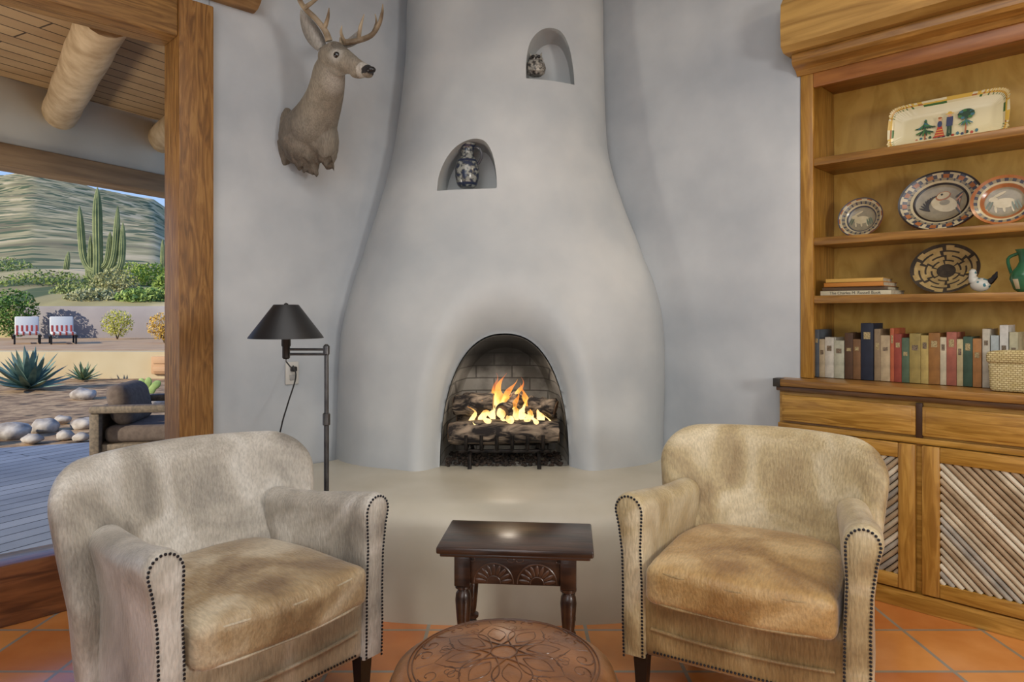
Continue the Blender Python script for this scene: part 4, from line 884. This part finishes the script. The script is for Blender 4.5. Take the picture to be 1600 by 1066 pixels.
BRD=brickmat('porch_boards',c8(186,154,112),c8(166,134,96),c8(76,58,40),4,.125,.006,rough=.7,rot=(0,0,math.radians(-62)),noisec=(.75,.68,.6,1),nscale=2)
m=MB(); m.prism([(-.6,4.2),(-1.9,7.2),(-6.5,-1.6),(-5.6,-1.0)],0,1,lambda x,y,z:V((x,z,2.70+.05*y))); struct(m.build('ceiling_porch',BRD))
LGM=mat('viga_log',c8(168,140,104),c8(206,180,144),scale=3,stretch=(3,3,3),rough=.7,bump=.3)
dd=V((-1.39,1.74,0)).normalized()
for q,lab in((V((-3.12,4.70,2.56)),'thick peeled log beam crossing the porch ceiling'),(V((-2.73,5.33,2.56)),'log beam at the right of the porch ceiling beside the window post'),(V((-3.75,3.6,2.56)),'log beam at the left of the porch ceiling, mostly out of view')):
    t=(abs(q.x)+q.y-4.6-.32)/ (abs(dd.x)+dd.y); p2=q-dd*t
    m=MB(); n=10; m.tube([q.lerp(p2,i/n)-q for i in range(n+1)],[.108*(1+.03*math.sin(i*2.1)) for i in range(n+1)],20); tag(m.build('log_beam',LGM,loc=q),lab,'beam','porch ceiling logs')
o=thing('string_light','small clear bulb hanging from the porch ceiling','string light',P(68,-2,3.6))
m=MB(); m.lathe([(.012,-.03),(.014,0),(.006,.01)],12); m.build('socket',BLK,o)
m=MB(); m.lathe([(.001,-.085),(.02,-.075),(.024,-.058),(.013,-.03)],16); m.build('bulb',mat('bulb_glass',c8(230,232,236),rough=.05,coat=1),o)
m=MB(); m.tube([(0,0,.01),(0,0,2.70-o.location.z)],.003,6); m.build('wire',BLK,o)
# ---------------------------------------------------------------- light
def area(name,loc,tgt,size,power,col,sy=None):
    l=bpy.data.lights.new(name,'AREA'); l.size=size; l.energy=power; l.color=col
    o=bpy.data.objects.new(name,l); COL.objects.link(o); o.location=loc; o.rotation_euler=(V(tgt)-V(loc)).to_track_quat('-Z','Y').to_euler(); return o
area('ceiling_fill',(0,.6,3.0),(0,.8,0),2.6,50,(1,.98,.95))
area('key_light',(2.5,-.7,1.5),(-.4,3.6,1.3),.6,42,(1,.96,.90))
area('window_daylight',(-1.2,-2.6,1.9),(0,3.2,.9),2.4,50,(.94,.97,1))
area('bookcase_glow',(2.0,2.1,2.75),(2.1,2.75,1.3),.4,10,(1,.82,.56))
def spot(name,loc,tgt,power,col,ang,r):
    l=bpy.data.lights.new(name,'SPOT'); l.energy=power; l.color=col; l.spot_size=math.radians(ang); l.spot_blend=.8; l.shadow_soft_size=r
    o=bpy.data.objects.new(name,l); COL.objects.link(o); o.location=loc; o.rotation_euler=(V(tgt)-V(loc)).to_track_quat('-Z','Y').to_euler()
spot('porch_uplight',(-3.7,2.0,.5),(-2.9,4.2,2.75),190,(1,.9,.76),130,.25)
pt=bpy.data.lights.new('fire_glow','POINT'); pt.energy=1.7; pt.color=(1,.86,.70); pt.shadow_soft_size=.05; po=bpy.data.objects.new('fire_glow',pt); COL.objects.link(po); po.location=(OX,3.50,.92)
sn=bpy.data.lights.new('sun','SUN'); sn.energy=5.0; sn.angle=.009; sn.color=(1,.91,.76); so=bpy.data.objects.new('sun',sn); COL.objects.link(so); so.rotation_euler=V((.62,.62,-.42)).to_track_quat('-Z','Y').to_euler()
wd=bpy.data.worlds.new('world'); sc.world=wd; wd.use_nodes=True; N=wd.node_tree.nodes; L=wd.node_tree.links
tc=N.new('ShaderNodeTexCoord'); sp=N.new('ShaderNodeSeparateXYZ'); L.new(tc.outputs['Generated'],sp.inputs[0]); cr=N.new('ShaderNodeValToRGB'); cr.color_ramp.elements[0].position=.0; cr.color_ramp.elements[0].color=(.50,.68,.95,1); cr.color_ramp.elements[1].position=.45; cr.color_ramp.elements[1].color=(.16,.33,.78,1)
L.new(sp.outputs['Z'],cr.inputs[0]); L.new(cr.outputs[0],N['Background'].inputs[0]); N['Background'].inputs[1].default_value=1.1
'''
errs=[]
for ch in re.split(r'\n# -{4,}[^\n]*',SRC):
    try: exec(compile(ch,'chunk','exec'),globals())
    except Exception as e_: errs.append((ch.strip()[:50],repr(e_),e_.__traceback__.tb_next.tb_lineno if e_.__traceback__.tb_next else 0))
if errs: raise RuntimeError(str(errs))
